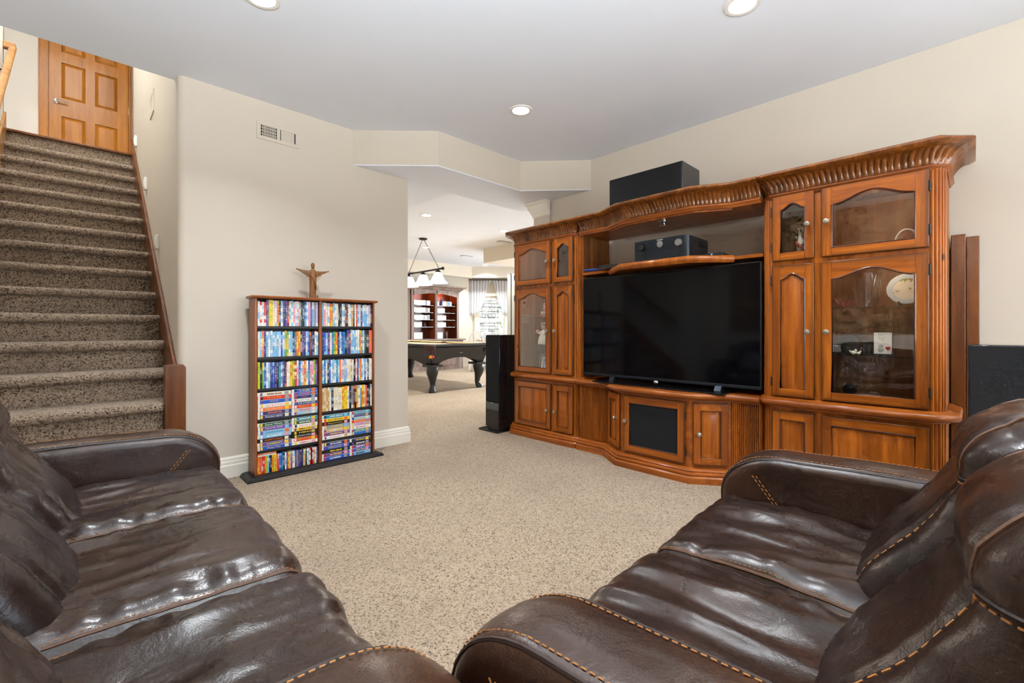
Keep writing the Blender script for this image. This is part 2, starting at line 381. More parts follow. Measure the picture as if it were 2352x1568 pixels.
# stepped soffit over the opening: beige faces, white underside
pts = [(1.695, VW+.001), (2.225, 3.19), (3.22, 3.19), (UW, 2.67)]
s = MB().sweep([(0, S+.0085), (0, H+.01), (-.02, H+.01), (-.02, S+.0085)], pts, side=-1)
struct('trim_1', s, M['wall'])
under = MB().prism([(1.695, VW), (2.225, 3.19), (3.22, 3.19), (UW, 2.67), (UW+.12, 2.67), (UW+.12, 3.74), (2.776, 3.74), (2.776, 9.9), (2.2, 9.9), (2.2, VW)], S, S+.008)
under2 = MB().box(2.756, 2.776, 3.72, 9.5, S+.009, H); struct('trim_7', under2, M['wall']); struct('trim_8', MB().box(2.776, UW+.12, 3.72, 3.74, S+.009, H), M['wall'])
struct('trim_2', under, M['ceil'])
w = MB()
# bookshelf wall (rounded stair corner) and its return into the far room
poly = [(UR, VW+.045)] + [(UR+.045*(1-math.cos(t)), VW+.045*(1-math.sin(t))) for t in [PI/2*k/6 for k in range(1, 7)]] + [(2.225, VW), (2.225, VW+.14), (UR, VW+.14)]
w.prism(poly, 0, H)
struct('wall_back', w, M['wall'], smooth=30)
struct('wall_far_side', MB().box(2.085, 2.225, VW+.14, 9.9, 0, S+.02), M['wall'])
struct('wall_stair_right', MB().box(UR, UR+.12, VW+.14, 6.9, 0, 5.5).box(.58, .70, 6.9, 8.4, LZ-.3, 5.5).box(UR, .70, 6.86, 6.9, LZ-.3, 5.5), M['wall'])
struct('wall_stair_left', MB().box(UL-.12, UL, 3.0, 6.9, 0, 5.5).box(-.76, -.64, 6.9, 8.4, LZ-.3, 5.5).box(-.76, UL, 6.86, 6.9, LZ-.3, 5.5), M['hallwhite'])
struct('wall_left', MB().box(UL-.12, UL, -2.6, 3.0, 0, H), M['wall'])
struct('wall_right', MB().box(UW, UW+.12, -.65, 3.43, 0, H).box(UW, UW+.12, -2.6, -2.25, 0, H).box(UW, UW+.12, -2.25, -.65, 0, .85).box(UW, UW+.12, -2.25, -.65, 2.25, H), M['wall'])
wl = MB()
for y0, y1, z0, z1 in ((-2.25,-2.19,.85,2.25),(-.71,-.65,.85,2.25),(-2.25,-.65,.85,.91),(-2.25,-.65,2.19,2.25),(-1.48,-1.42,.85,2.25)): wl.box(UW+.02, UW+.08, y0, y1, z0, z1)
added_win3 = struct('added_window_3', wl, M['trim'])  # window added out of view to hold the right fill light
for y0, y1 in ((-2.19, -1.48), (-1.42, -.71)): MB().box(UW+.048, UW+.052, y0, y1, .91, 2.19).build('pane', M['glass'], added_win3, smooth=0)
rw = MB().box(-.7, .2, -2.6, -2.48, 0, H).box(2.8, UW+.12, -2.6, -2.48, 0, H).box(.2, 2.8, -2.6, -2.48, 0, .85).box(.2, 2.8, -2.6, -2.48, 2.25, H)
struct('wall_rear', rw, M['wall'])
wf = MB()
for x0, x1, z0, z1 in ((.2,.26,.85,2.25),(2.74,2.8,.85,2.25),(.2,2.8,.85,.91),(.2,2.8,2.19,2.25),(1.47,1.53,.85,2.25)): wf.box(x0, x1, -2.56, -2.50, z0, z1)
added_win2 = struct('added_window_2', wf, M['trim'])  # window added behind the camera to hold the rear fill light
for x0, x1 in ((.26, 1.47), (1.53, 2.74)):
    MB().box(x0, x1, -2.555, -2.55, .91, 2.19).build('pane', M['glass'], added_win2, smooth=0)
# upper hall
struct('wall_hall_end', MB().box(-.9, -.335, 8.4, 8.5, LZ-.3, 5.5).box(.575, .8, 8.4, 8.5, LZ-.3, 5.5).box(-.335, .575, 8.4, 8.5, LZ+2.1, 5.5), M['hallwhite'])
struct('wall_hall_front', MB().box(UL-.12, UR+.12, 3.70, 3.785, H+.3, 5.5), M['hallwhite'])
struct('ceiling_hall', MB().box(-.9, .8, 3.7, 8.5, 5.5, 5.6), M['ceil'])
# pilaster with crown at the end of the tv wall
pil = MB().box(UW-.022, UW, 3.20, 3.43, 0, S-.1)
struct('trim_3', pil, M['wall'])
struct('trim_4', MB().sweep([(0,S-.16),(.012,S-.15),(.012,S-.135),(.03,S-.10),(.05,S-.06),(.055,S-.03),(.075,S-.02),(.075,S),(0,S)], [(UW-.022, 3.19), (UW-.022, 3.43), (UW+.12, 3.43)], side=1), M['trim'], smooth=30)
# baseboards (three-step profile)
BB = [(0, 0), (.020, 0), (.020, .085), (.016, .092), (.016, .112), (.012, .118), (.012, .132), (.007, .142), (0, .146)]
struct('baseboard_back', MB().sweep(BB, [(.53, VW), (2.225, VW), (2.225, 9.0)], side=-1), M['trim'], smooth=20)
struct('baseboard_left', MB().sweep(BB, [(UL, -2.48), (UL, 3.0)], side=-1), M['trim'], smooth=20)
struct('baseboard_right', MB().sweep(BB, [(UW, 2.6), (UW, -2.48)], side=-1), M['trim'], smooth=20)

# ---- far room shell
fw = MB().box(2.085, 8.25, 9.9, 10.02, 0, H)
struct('wall_far', fw, M['wall'])
A = math.radians(90-YAW); DX, DY = V(math.cos(-A), math.sin(-A)), V(math.sin(A), math.cos(A))   # image-parallel axes
def far(X, Y): p = DX*X+DY*Y; return (p.x, p.y)
WY = 12.72; wz0, wz1 = .62, 1.98; wx0, wx1 = -.975, -.19
bw = MB()
Mw = Matrix.Rotation(-A, 4, 'Z')
bw.box(-1.5, wx0, WY, WY+.14, 0, H, Mw).box(wx1, 2.6, WY, WY+.14, 0, H, Mw).box(wx0, wx1, WY, WY+.14, 0, wz0, Mw).box(wx0, wx1, WY, WY+.14, wz1, H, Mw)
struct('wall_window_bay', bw, M['wall'])
struct('wall_far_right', MB().box(10.1, 10.2, 3.4, 9.0, 0, H), M['wall'])
struct('wall_tv_behind', MB().box(UW+.12, 10.2, 3.40, 3.43, 0, H), M['wall'])
# dropped soffits of the far room
struct('trim_5', MB().sweep([(0, S), (0, H), (-1.2, H), (-1.2, S)], [(2.776, 9.50), (7.72, 9.50), (8.62, 8.63)], side=-1), M['wall'])
struct('trim_6', MB().box(6.17, 10.1, 3.43, 7.2, S, H), M['wall'])
# ------------------------------------------------------------------ the bay window, its curtains and what lies outside
wn = MB()
cw = .085
for x0, x1, z0, z1 in ((wx0-cw, wx0, wz0-cw, wz1+cw), (wx1, wx1+cw, wz0-cw, wz1+cw), (wx0-cw, wx1+cw, wz1, wz1+cw), (wx0-cw-.03, wx1+cw+.03, wz0-cw, wz0-.01)):
    wn.box(x0, x1, WY-.025, WY+.02, z0, z1, Mw)
window1 = struct('window_1', wn, M['trim'])
fr = MB()
for x0, x1, z0, z1 in ((wx0, wx0+.06, wz0, wz1), (wx1-.06, wx1, wz0, wz1), (wx0, wx1, wz0, wz0+.07), (wx0, wx1, wz1-.06, wz1), (wx0, wx1, 1.27, 1.33)):
    fr.box(x0, x1, WY+.03, WY+.07, z0, z1, Mw)
fr.build('window_sash', M['trim'], window1, smooth=0)
for x in ((2*wx0+wx1)/3, (wx0+2*wx1)/3): MB().box(x-.008, x+.008, WY+.04, WY+.06, wz0, wz1, Mw).build('muntin', M['trim'], window1, smooth=0)
for z in (.95, 1.62): MB().box(wx0, wx1, WY+.04, WY+.06, z-.008, z+.008, Mw).build('muntin', M['trim'], window1, smooth=0)
for k in range(3):
    for z0, z1 in ((wz0+.07, 1.27), (1.33, wz1-.06)):
        x0 = wx0+(wx1-wx0)*k/3; MB().box(x0, x0+(wx1-wx0)/3, WY+.048, WY+.052, z0, z1, Mw).build('pane', M['glass'], window1, smooth=0)
sheer = N('sheer_voile'); _t = sheer.n('ShaderNodeBsdfTransparent'); _d = sheer.n('ShaderNodeBsdfDiffuse'); _d.inputs[0].default_value = (.9,.9,.92,1)
_tl = sheer.n('ShaderNodeBsdfTranslucent'); _tl.inputs[0].default_value = (.92,.92,.95,1)
_a = sheer.n('ShaderNodeMixShader'); _a.inputs[0].default_value = .5; sheer.l(_d.outputs[0], _a.inputs[1]); sheer.l(_tl.outputs[0], _a.inputs[2])
_b = sheer.n('ShaderNodeMixShader'); _b.inputs[0].default_value = .78; sheer.l(_t.outputs[0], _b.inputs[1]); sheer.l(_a.outputs[0], _b.inputs[2]); sheer.l(_b.outputs[0], sheer.out.inputs[0])
def curtain(x0, x1, sgn, label):
    # tied-back sheer: long at the outer edge, sweeping up to the middle
    nx, nz = 60, 14; vs = []; fs = []; zt = 2.42
    for i in range(nx+1):
        t = i/nx; x = x0+(x1-x0)*t
        tt = t if sgn > 0 else 1-t            # 0 at the outer edge
        drop = .98-.02*math.sin(t*20) if tt < .22 else (.86*(1-((tt-.22)/.78)**2.2)+.10)
        for j in range(nz+1):
            s_ = j/nz; z = zt-drop*s_
            pull = (0 if tt < .2 else -(tt-.2)*.10*s_)*sgn
            y = WY-.10+.018*math.sin(t*46)*(1-.3*s_)
            vs.append((x+pull, y, z))
    for i in range(nx):
        for j in range(nz): fs.append((i*(nz+1)+j, (i+1)*(nz+1)+j, (i+1)*(nz+1)+j+1, i*(nz+1)+j+1))
    o = MB().add(vs, fs, Mw).build('sheer_curtain', sheer.m, smooth=60)
    sm = o.modifiers.new('thick', 'SOLIDIFY'); sm.thickness = .002
    tag(o, label, 'curtain', 'sheer curtains at the bay window')
curtain(-1.19, -.58, 1, 'sheer white curtain swept aside at the left half of the bay window')
curtain(-.58, .02, -1, 'sheer white curtain swept aside at the right half of the bay window')
o = MB().tube([Mw @ V(-1.21, WY-.11, 2.43), Mw @ V(.05, WY-.11, 2.43)], .012).build('curtain_rod', M['iron']); tag(o, 'thin dark curtain rod above the bay window', 'curtain rod')
# outside: lawn, stacked-stone pier, shrubs
struct('ground_outside', MB().box(-6, 8, WY+.16, 30, -.6, -.3, Mw), plain('lawn', srgb(120, 160, 70), .9))
stone = N('stacked_stone'); _c = stone.coord(rnd=3.0); stone.set(Base_Color=stone.ramp(stone.noise(_c, 3, 4), [(.3, srgb(120,118,112)), (.7, srgb(214,212,206))]), Roughness=.9); stone.bump(stone.noise(_c, 20, 3), .4, .01)
pier = thing('stone_pier', 'grey stacked stone pier outside the bay window', 'stone pier', (*far(-.92, 15.6), -.3), -A)
MB().box(-.36, .44, .02, .6, 0, 2.9).build('core', plain('mortar', srgb(88,88,86), .95), pier, smooth=0)
RS = random.Random(3); zz = 0; kk = 0
while zz < 2.85 and kk < 150:
    hh = RS.uniform(.07, .13); xx = -.4
    while xx < .46:
        ww = RS.uniform(.14, .32); x1 = min(xx+ww, .48)
        MB().box(xx+.006, x1-.006, -.03-RS.uniform(0,.03), .05, zz+.006, zz+hh-.006).build('stone', stone.m, pier, smooth=0); kk += 1; xx = x1
    zz += hh
leafm = N('leaf_green'); _c = leafm.coord(rnd=7.0); leafm.set(Base_Color=leafm.ramp(leafm.noise(_c, 6, 3), [(.3, srgb(60,100,30)), (.7, srgb(170,205,80))]), Roughness=.6)
def shrub(X, Y, z, r, hgt, label, n=900):
    mb = MB(); rs = random.Random(int(X*100)+5)
    for k in range(n):
        a = rs.uniform(0, 2*PI); e = rs.uniform(-1, 1); rr = r*(rs.random()**.4)
        p = V(rr*math.cos(a)*math.sqrt(1-e*e), rr*math.sin(a)*math.sqrt(1-e*e), hgt/2+e*hgt/2)
        q = Matrix.Rotation(rs.uniform(0, 6), 4, 'Z') @ Matrix.Rotation(rs.uniform(0, 3), 4, 'X'); L = rs.uniform(.05, .10)
        vv = [p+(q @ V(*c_)) for c_ in ((-L*.3,0,0), (0,-L,.01), (L*.3,0,0), (0,L,.01))]; mb.add(vv, [(0,1,2,3)])
    root = thing('garden_shrub', label, 'shrub', (*far(X, Y), z), 0, 'shrubs outside the bay window')
    mb.build('foliage', leafm.m, root, smooth=0, kind='stuff'); MB().tube([(0,0,-.05), (0,0,hgt*.6)], .03).build('stem', M['walnut'], root)
shrub(-.32, 17.6, -.3, .75, 2.7, 'sunlit green shrub beside the stone pier outside the window')
shrub(-2.3, 17.5, -.3, .7, 2.4, 'leafy shrub left of the stone pier outside the window')
# ------------------------------------------------------------------ staircase
RISE, RUN, V1 = .193, .248, 3.134
stair = thing('staircase', 'carpeted staircase rising to the golden wooden door', 'stairs', (0, V1, 0))
def step_mesh(k):
    v0 = (k-1)*RUN; z1 = k*RISE; z0 = (k-1)*RISE
    prof = [(v0+.045, z0-.02), (v0+.04, z0+.02), (v0+.04, z1-.068)]
    for t in range(9):
        prof.append((v0+.034-.034*math.sin(PI*t/8), z1-.034-.032*math.cos(PI*t/8)))
    prof += [(v0+.06, z1), (v0+RUN+.04, z1), (v0+RUN+.04, z1-.03), (v0+.09, z1-.06), (v0+.09, z0-.02)]
    nx = 26; vs = []; fs = []; m = len(prof)
    for i in range(nx+1):
        x = -.50+(.97)*i/nx
        for j, (a, b) in enumerate(prof):
            d = .004*noise.noise(V(x*6, k*3.1+j*.3, 0)) if 2 < j < m-4 else 0
            vs.append((x, a+d, b+d*.8))
    for i in range(nx):
        for j in range(m): fs.append((i*m+j, (i+1)*m+j, (i+1)*m+(j+1)%m, i*m+(j+1)%m))
    fs.append(tuple(range(m))); fs.append(tuple(range(nx*m, (nx+1)*m)))
    return MB().add(vs, fs)
for k in range(1, 16): step_mesh(k).build('carpeted_step', M['stair'], stair, smooth=50)
k = 16; v0 = 15*RUN
MB().box(-.50, .47, v0+.03, v0+.09, 15*RISE-.02, LZ-.02).build('carpeted_riser', M['stair'], stair, smooth=0)
MB().box(-.51, .48, v0-.005, v0+.10, LZ-.022, LZ+.004).build('landing_nosing', M['walnut'], stair, bevel=.006)
struct('floor_landing', MB().box(-.64, .58, V1+v0+.10, 8.5, LZ-.25, LZ), M['oak'])
def skirt(x0, x1, va, vb, off):
    zl = lambda v: RISE*((v-V1)/RUN+1)
    pl = [(va-V1, max(0, zl(va)-.42)), (va-V1, zl(va)+off), (vb-V1, zl(vb)+off), (vb-V1, zl(vb)-.42)]
    return MB().prism(pl, x0, x1, 'x')
skirt(.468, .489, 3.66, 6.86, .165).build('skirt_board', M['walnut'], stair, smooth=0, bevel=.004)
skirt(-.519, -.499, 3.2, 6.86, .165).build('skirt_board', M['oak'], stair, smooth=0, bevel=.004)
nb = MB().prism([(.412, 0), (.522, 0), (.522, .80), (.508, .818), (.412, .818)], 3.595-V1, 3.679-V1, 'y'); nb.build('skirt_end_board', M['walnut'], stair, smooth=0, bevel=.003)
# handrail on the left stair wall
hr = thing('handrail', 'oak handrail fixed along the left wall of the stairs', 'handrail', (-.455, V1, 0))
zl = lambda v: RISE*((v-V1)/RUN+1)
prof = [(-.022,-.03),(.022,-.03),(.028,-.01),(.024,.015),(.012,.027),(-.012,.027),(-.024,.015),(-.028,-.01)]
va, vb = 3.3, 6.86; vs = []; fs = []
for i, v_ in enumerate((va, vb)):
    for a, b in prof: vs.append((a, v_-V1, zl(v_)+.84+b))
fs = [(j, (j+1) % 8, 8+(j+1) % 8, 8+j) for j in range(8)]+[tuple(range(8)), tuple(range(8, 16))]
MB().add(vs, fs).build('rail', M['oak'], hr, smooth=50)
MB().box(-.064, .022, vb-V1-.05, vb-V1+.02, zl(vb)+.80, zl(vb)+.866).build('wall_return', M['oak'], hr, bevel=.008)
for v_ in (3.8, 5.2, 6.4): MB().tube([(-.06, v_-V1, zl(v_)+.76), (-.02, v_-V1, zl(v_)+.77), (0, v_-V1, zl(v_)+.815)], .008).build('bracket', M['iron'], hr)
# door at the head of the stairs
dcas = MB()
for x0, x1 in ((-.335, -.245), (.548, .575)):
    dcas.box(x0, x1, 8.375, 8.42, LZ, LZ+2.12); dcas.box(x0+.012, x1-.012, 8.362, 8.376, LZ, LZ+2.12); 
dcas.box(-.335, .575, 8.375, 8.42, LZ+2.035, LZ+2.12)
dr = thing('door_1', 'six-panel golden wooden door with lever handle at the head of the stairs', 'door', (-.242, 8.40, LZ)); dr['kind'] = 'structure'
dcas.v = [(p[0]+.242, p[1]-8.40, p[2]-LZ) for p in dcas.v]; dcas.build('door_casing', M['door'], dr, smooth=0, bevel=.004)
W_, H_ = .786, 2.03
rows = [(.22, .77), (1.01, 1.48), (1.62, 1.89)]; cols = [(.115, .345), (.441, .671)]
fr = MB()
for x0, x1 in ((0, .115), (.345, .441), (.671, W_)): fr.box(x0, x1, 0, .035, 0.005, H_)
for z0, z1 in ((.005, .22), (.77, 1.01), (1.48, 1.62), (1.89, H_)):
    for x0, x1 in cols: fr.box(x0, x1, .002, .034, z0, z1)
fr.build('door_frame', M['door'], dr, smooth=0); MB().box(-.03, W_+.03, .037, .06, 0, H_+.03).build('door_backing', M['door'], dr, smooth=0)  # full board added behind the door to close bright gaps at its edges
for z0, z1 in rows:
    for x0, x1 in cols:
        p = MB(); m_ = .035
        vs = [(x0, .018, z0), (x1, .018, z0), (x1, .018, z1), (x0, .018, z1), (x0+m_, .004, z0+m_), (x1-m_, .004, z0+m_), (x1-m_, .004, z1-m_), (x0+m_, .004, z1-m_)]
        p.add(vs, [(0,1,5,4), (1,2,6,5), (2,3,7,6), (3,0,4,7), (4,5,6,7), (0,3,2,1)]); p.build('panel', M['door'], dr, smooth=0)
hd = MB().lathe([(.03, 0), (.03, .008), (.012, .014), (.012, .05)], n=16, M=Matrix.Translation((.065, 0, .95)) @ Matrix.Rotation(PI/2, 4, 'X'))
hd.tube([(.065, -.045, .95), (.10, -.05, .952), (.15, -.045, .95), (.185, -.04, .945)], [.011, .010, .009, .007]); hd.build('lever_handle', M['chrome'], dr)
for z in (.25, 1.05, 1.8): MB().tube([(W_+.004, -.006, z-.045), (W_+.004, -.006, z+.045)], .007, 8).build('hinge', M['chrome'], dr)
# ------------------------------------------------------------------ vents, step lights, switches
def vent(label, loc, rz, w, h, nsl, louvre=False):
    t = thing('wall_vent', label, 'vent', loc, rz)
    f = MB(); e = .028
    f.box(0, w, -.008, 0, 0, e).box(0, w, -.008, 0, h-e, h).box(0, e, -.008, 0, e, h-e).box(w-e, w, -.008, 0, e, h-e).box(w/2-.012, w/2+.012, -.007, 0, e, h-e)
    f.build('frame', M['wall'], t, smooth=0, bevel=.002)
    MB().box(e, w-e, -.0012, 0, e, h-e).build('backing', M['black'], t, smooth=0)
    for half in (0, 1):
        a, b = (e+.008, w/2-.018) if half == 0 else (w/2+.018, w-e-.008)
        for k in range(nsl):
            x = a+(b-a)*(k+.5)/nsl; d = (b-a)/nsl
            if half == 0: MB().box(x-d*.22, x+d*.22, -.007, -.001, e, h-e).build('slat', M['wall'], t, smooth=0)
            else: MB().prism([(x-d*.46, -.0015), (x+d*.40, -.0065), (x+d*.46, -.005), (x-d*.40, -.001)], e, h-e).build('slat', M['wall'], t, smooth=0)
    for z in (.33, .5, .67): MB().box(e, w/2-.01, -.004, -.0012, h*z-.002, h*z+.002).build('cross_bar', M['wall'], t, smooth=0)
vent('beige louvred air vent high on the wall above the movie shelf', (.957, VW, 2.455), 0, .30, .135, 9)
o = vent('small air vent on the side wall of the stairwell', (UR, 5.17, 2.93), -PI/2, .25, .19, 6)
for i, (v_, z_) in enumerate(((6.45, 3.06), (5.486, 2.37), (4.648, 1.70))):
    t = thing('step_light', ['topmost white step light on the stair wall below the vent', 'middle white step light on the stair wall', 'lowest white step light on the stair wall'][i], 'step light', (UR, v_, z_), 0, 'step lights')
    MB().box(-.022, 0, -.035, .035, 0, .115).build('housing', M['white'], t, bevel=.004); MB().box(-.026, -.020, -.022, .022, .02, .095).build('cover', M['white'], t, bevel=.002)
t = thing('light_switch', 'white double light switch plate on the opening side wall', 'light switch', (2.225, 4.02, 1.12))
MB().box(0, .006, -.06, .06, 0, .12).build('plate', M['white'], t, bevel=.002)
for y in (-.025, .025): MB().box(.006, .012, y-.014, y+.014, .03, .09).build('rocker', M['white'], t, bevel=.002)
t = thing('thermostat', 'small white thermostat above the light switch on the side wall', 'thermostat', (2.225, 4.02, 1.32))
MB().box(0, .025, -.035, .035, 0, .11).build('case', M['white'], t, bevel=.004); MB().box(.025, .027, -.02, .02, .05, .08).build('display', M['satin'], t)
# tapestry on the left wall above the sofa (seen in the cabinet glass)
tp = N('tapestry_weave'); _c = tp.coord(); _n = tp.noise(_c, 2.2, 6, .7, .8)
tp.set(Base_Color=tp.ramp(_n, [(.3, srgb(60,42,28)), (.5, srgb(130,100,70)), (.62, srgb(186,156,116)), (.8, srgb(90,70,44))]), Roughness=.95); tp.bump(tp.noise(_c, 300, 2), .3, .002)
o = MB().box(UL+.004, UL+.016, .42, 2.5, 1.0, 2.55).build('tapestry', tp.m, smooth=0); tag(o, 'large brown woven landscape tapestry hung on the left wall', 'tapestry')
# ------------------------------------------------------------------ recessed ceiling lamps
def downlight(u, v, z, label, power, group):
    t = thing('recessed_light', label, 'ceiling light', (u, v, z), 0, group)
    MB().lathe([(.062, -.001), (.066, -.006), (.084, -.006), (.088, 0), (.062, 0)], n=28, caps=False).build('trim_ring', M['white'], t)
    MB().lathe([(.001, -.004), (.063, -.003), (.063, -.001), (.001, -.001)], n=24).build('lens', M['emit'], t)
    l = area('lamp', (0, 0, -.009), (0, 0, 0), .12, .12, power, (.90, .96, 1.0), t, 'DISK')
for u, v, lb in ((2.47, 2.44, 'round recessed ceiling light nearest the soffit'), (2.49, .84, 'round recessed ceiling light near the tv wall at the top of the picture'),
              (.68, 2.53, 'round recessed ceiling light at the top edge above the bookshelf wall'), (.68, .84, 'round recessed ceiling light above the seats out of view'),
              (2.49, -.9, 'round recessed ceiling light behind the right sofa'), (.68, -.9, 'round recessed ceiling light behind the camera')):
    downlight(u, v, H, lb, LAMP_W*(1.5 if u < 1 else .82), 'recessed lights of the living area')   # left row set brighter to lift the ceiling there
for u, v, lb in ((3.74, 5.67, 'recessed light in the far room nearest the opening'), (5.30, 5.65, 'recessed light in the far room beside the cabinet cornice'),
              (5.21, 7.92, 'recessed light in the far room behind the pool lamp chain'), (7.75, 8.98, 'recessed light in the far room in front of the bay window')):
    downlight(u, v, H, lb, LAMP_W*2.5, 'recessed lights of the far room')
t = MB().lathe([(.001, -.006), (.11, -.006), (.125, 0), (.001, 0)], (5.25, 6.8, H), 28).build('ceiling_speaker', M['ceil']); tag(t, 'round white speaker grille in the far room ceiling', 'ceiling speaker')
for (u, v), lb in (((5.96, 6.35), 'small grey ceiling vent near the dropped box'), ((6.5, 8.2), 'small grey ceiling vent near the far wall')):
    t = thing('ceiling_vent', lb, 'vent', (u, v, H), 0, 'ceiling vents of the far room'); MB().box(-.14, .14, -.07, .07, -.008, 0).build('frame', M['steel'], t)
    for k in range(5): MB().box(-.12, .12, -.05+k*.022, -.042+k*.022, -.012, -.008).build('slat', M['white'], t, smooth=0)
# ------------------------------------------------------------------ torchiere added out of view beside the camera, to wash the ceiling
t = thing('added_floor_lamp', 'added torchiere floor lamp lighting the ceiling, unseen behind the left sofa end', 'floor lamp', (-.30, -.05, 0))
MB().lathe([(.14, 0), (.14, .012), (.06, .03), (.02, .04)], n=28).build('base', M['iron'], t); MB().lathe([(.013, .04), (.013, 1.66)], n=12).build('pole', M['iron'], t)
MB().lathe([(.03, 1.66), (.07, 1.68), (.13, 1.73), (.165, 1.79), (.160, 1.79), (.12, 1.735), (.03, 1.675)], n=32, caps=False).build('bowl', M['white'], t)
area('added_torchiere_bulb', (0, 0, 1.796), (PI, 0, 0), .24, .24, 270, (.90, .96, 1.0), t, 'ELLIPSE')
# ------------------------------------------------------------------ the pine wall unit
FU = 3.20                                     # face plane of the towers
Zu0, Zu1, Zt0, Zt1, Zl0, Zl1 = 1.477, 1.886, .628, 1.450, .105, .536
def door_panel(T, Mx, w, h, kind, arch, knob, hinge):
    """one frame door; local x right, y into the cabinet, z up. kind: glass | panel | cloth"""
    st = .054 if w > .3 else .048
    zb = .052; base = h-(.107 if arch and w > .3 else (.092 if arch else .054)); rise = .052 if w > .3 else .034
    if not arch: rise = 0
    nx = 24 if arch else 1
    xs = [st+(w-2*st)*i/nx for i in range(nx+1)]
    zt = [base+rise*.5*(1+math.cos(PI*abs(2*(x-st)/(w-2*st)-1)*1.0)) if rise else base for x in xs]
    # one connected frame: columns of the grid run stile | opening | stile
    cols = [0.0]+xs+[w]
    def lo(i): return zb
    def hi(i): return zt[min(max(i-1, 0), nx)]
    nc = len(cols); vs = []; fs = []; mi_ = []
    for y in (0, .02):
        for i, x in enumerate(cols): vs += [(x, y, 0), (x, y, zb), (x, y, hi(i)), (x, y, h)]
    o_ = nc*4
    for i in range(nc-1):
        st_ = i in (0, nc-2)
        for j in range(3):
            if j == 1 and not st_: continue
            a_ = i*4+j; fs += [(a_, a_+4, a_+5, a_+1), (o_+a_, o_+a_+1, o_+a_+5, o_+a_+4)]; mi_ += [0 if st_ else 1]*2
        fs += [(i*4, o_+i*4, o_+i*4+4, i*4+4), (i*4+3, i*4+7, o_+i*4+7, o_+i*4+3)]; mi_ += [0 if st_ else 1]*2
        if not st_: fs += [(i*4+1, i*4+5, o_+i*4+5, o_+i*4+1), (i*4+2, o_+i*4+2, o_+i*4+6, i*4+6)]; mi_ += [1, 1]
    for i in (0, nc-1):
        for j in range(3): fs.append((i*4+j, i*4+j+1, o_+i*4+j+1, o_+i*4+j)); mi_.append(0)
    for i in (1, nc-2): fs.append((i*4+1, o_+i*4+1, o_+i*4+2, i*4+2)); mi_.append(0)
    d = MB().add(vs, fs).build('door', [M['pinedoor'], M['pinedoorh']], T, smooth=30, bevel=.004)
    d.data.polygons.foreach_set('material_index', mi_); d.data.transform(Mx)
    for x in (st, w-st):
        for z0_, z1_ in ((.003, zb-.004), (base+.006, h-.003)):
            j_ = MB().box(x-.0007, x+.0007, -.0003, .004, z0_, z1_).build('joint_line', M['glaze'], d, smooth=0); j_.data.transform(Mx)
    outline = [(st, zb), (w-st, zb)]+[(x, z) for x, z in zip(xs[::-1], zt[::-1])]
    bead = MB().tube([(x, .003, z) for x, z in outline], .0055, 6, closed=True).build('bead_moulding', M['glaze'], d); bead.data.transform(Mx)
    cx = w/2; cz = (zb+base)/2
    if kind == 'glass':
        g = MB().prism(outline, .010, .014, 'y'); p = g.build('pane', M['cabglass'], d, smooth=0)
    elif kind == 'cloth':
        p = MB().prism(outline, .008, .014, 'y').build('speaker_cloth', M['cloth'], d, smooth=0)
    else:
        sh = lambda x, z, k: (cx+(x-cx)*(1-k*2/(w-2*st)), cz+(z-cz)*(1-k*2/(base-zb)))
        n = len(outline); vs = [(x, .012, z) for x, z in outline]+[(*[sh(x, z, .016)[0]], .012, sh(x, z, .016)[1]) for x, z in outline]+[(sh(x, z, .030)[0], .006, sh(x, z, .030)[1]) for x, z in outline]
        fs = [(i, (i+1) % n, n+(i+1) % n, n+i) for i in range(n)]+[(n+i, n+(i+1) % n, 2*n+(i+1) % n, 2*n+i) for i in range(n)]+[tuple(range(2*n, 3*n))]
        p = MB().add(vs, fs).build('raised_panel', M['pine'], d, smooth=25)
    p.data.transform(Mx)
    if knob:
        kx = .030 if knob[0] == 'l' else w-.030; kz = knob[1]
        kb = MB().lathe([(.006, 0), (.006, .012), (.013, .018), (.0165, .025), (.014, .032), (.004, .035)], n=16, M=Mx @ Matrix.Translation((kx, 0, kz)) @ Matrix.Rotation(PI/2, 4, 'X'))
        kb.build('knob', M['pewter'], d)
    if hinge:
        hx = -.004 if hinge == 'l' else w+.004
        for z in (.09, h-.09): MB().tube([Mx @ V(hx, .002, z-.028), Mx @ V(hx, .002, z+.028)], .005, 8).build('hinge', M['iron'], d)
    return d
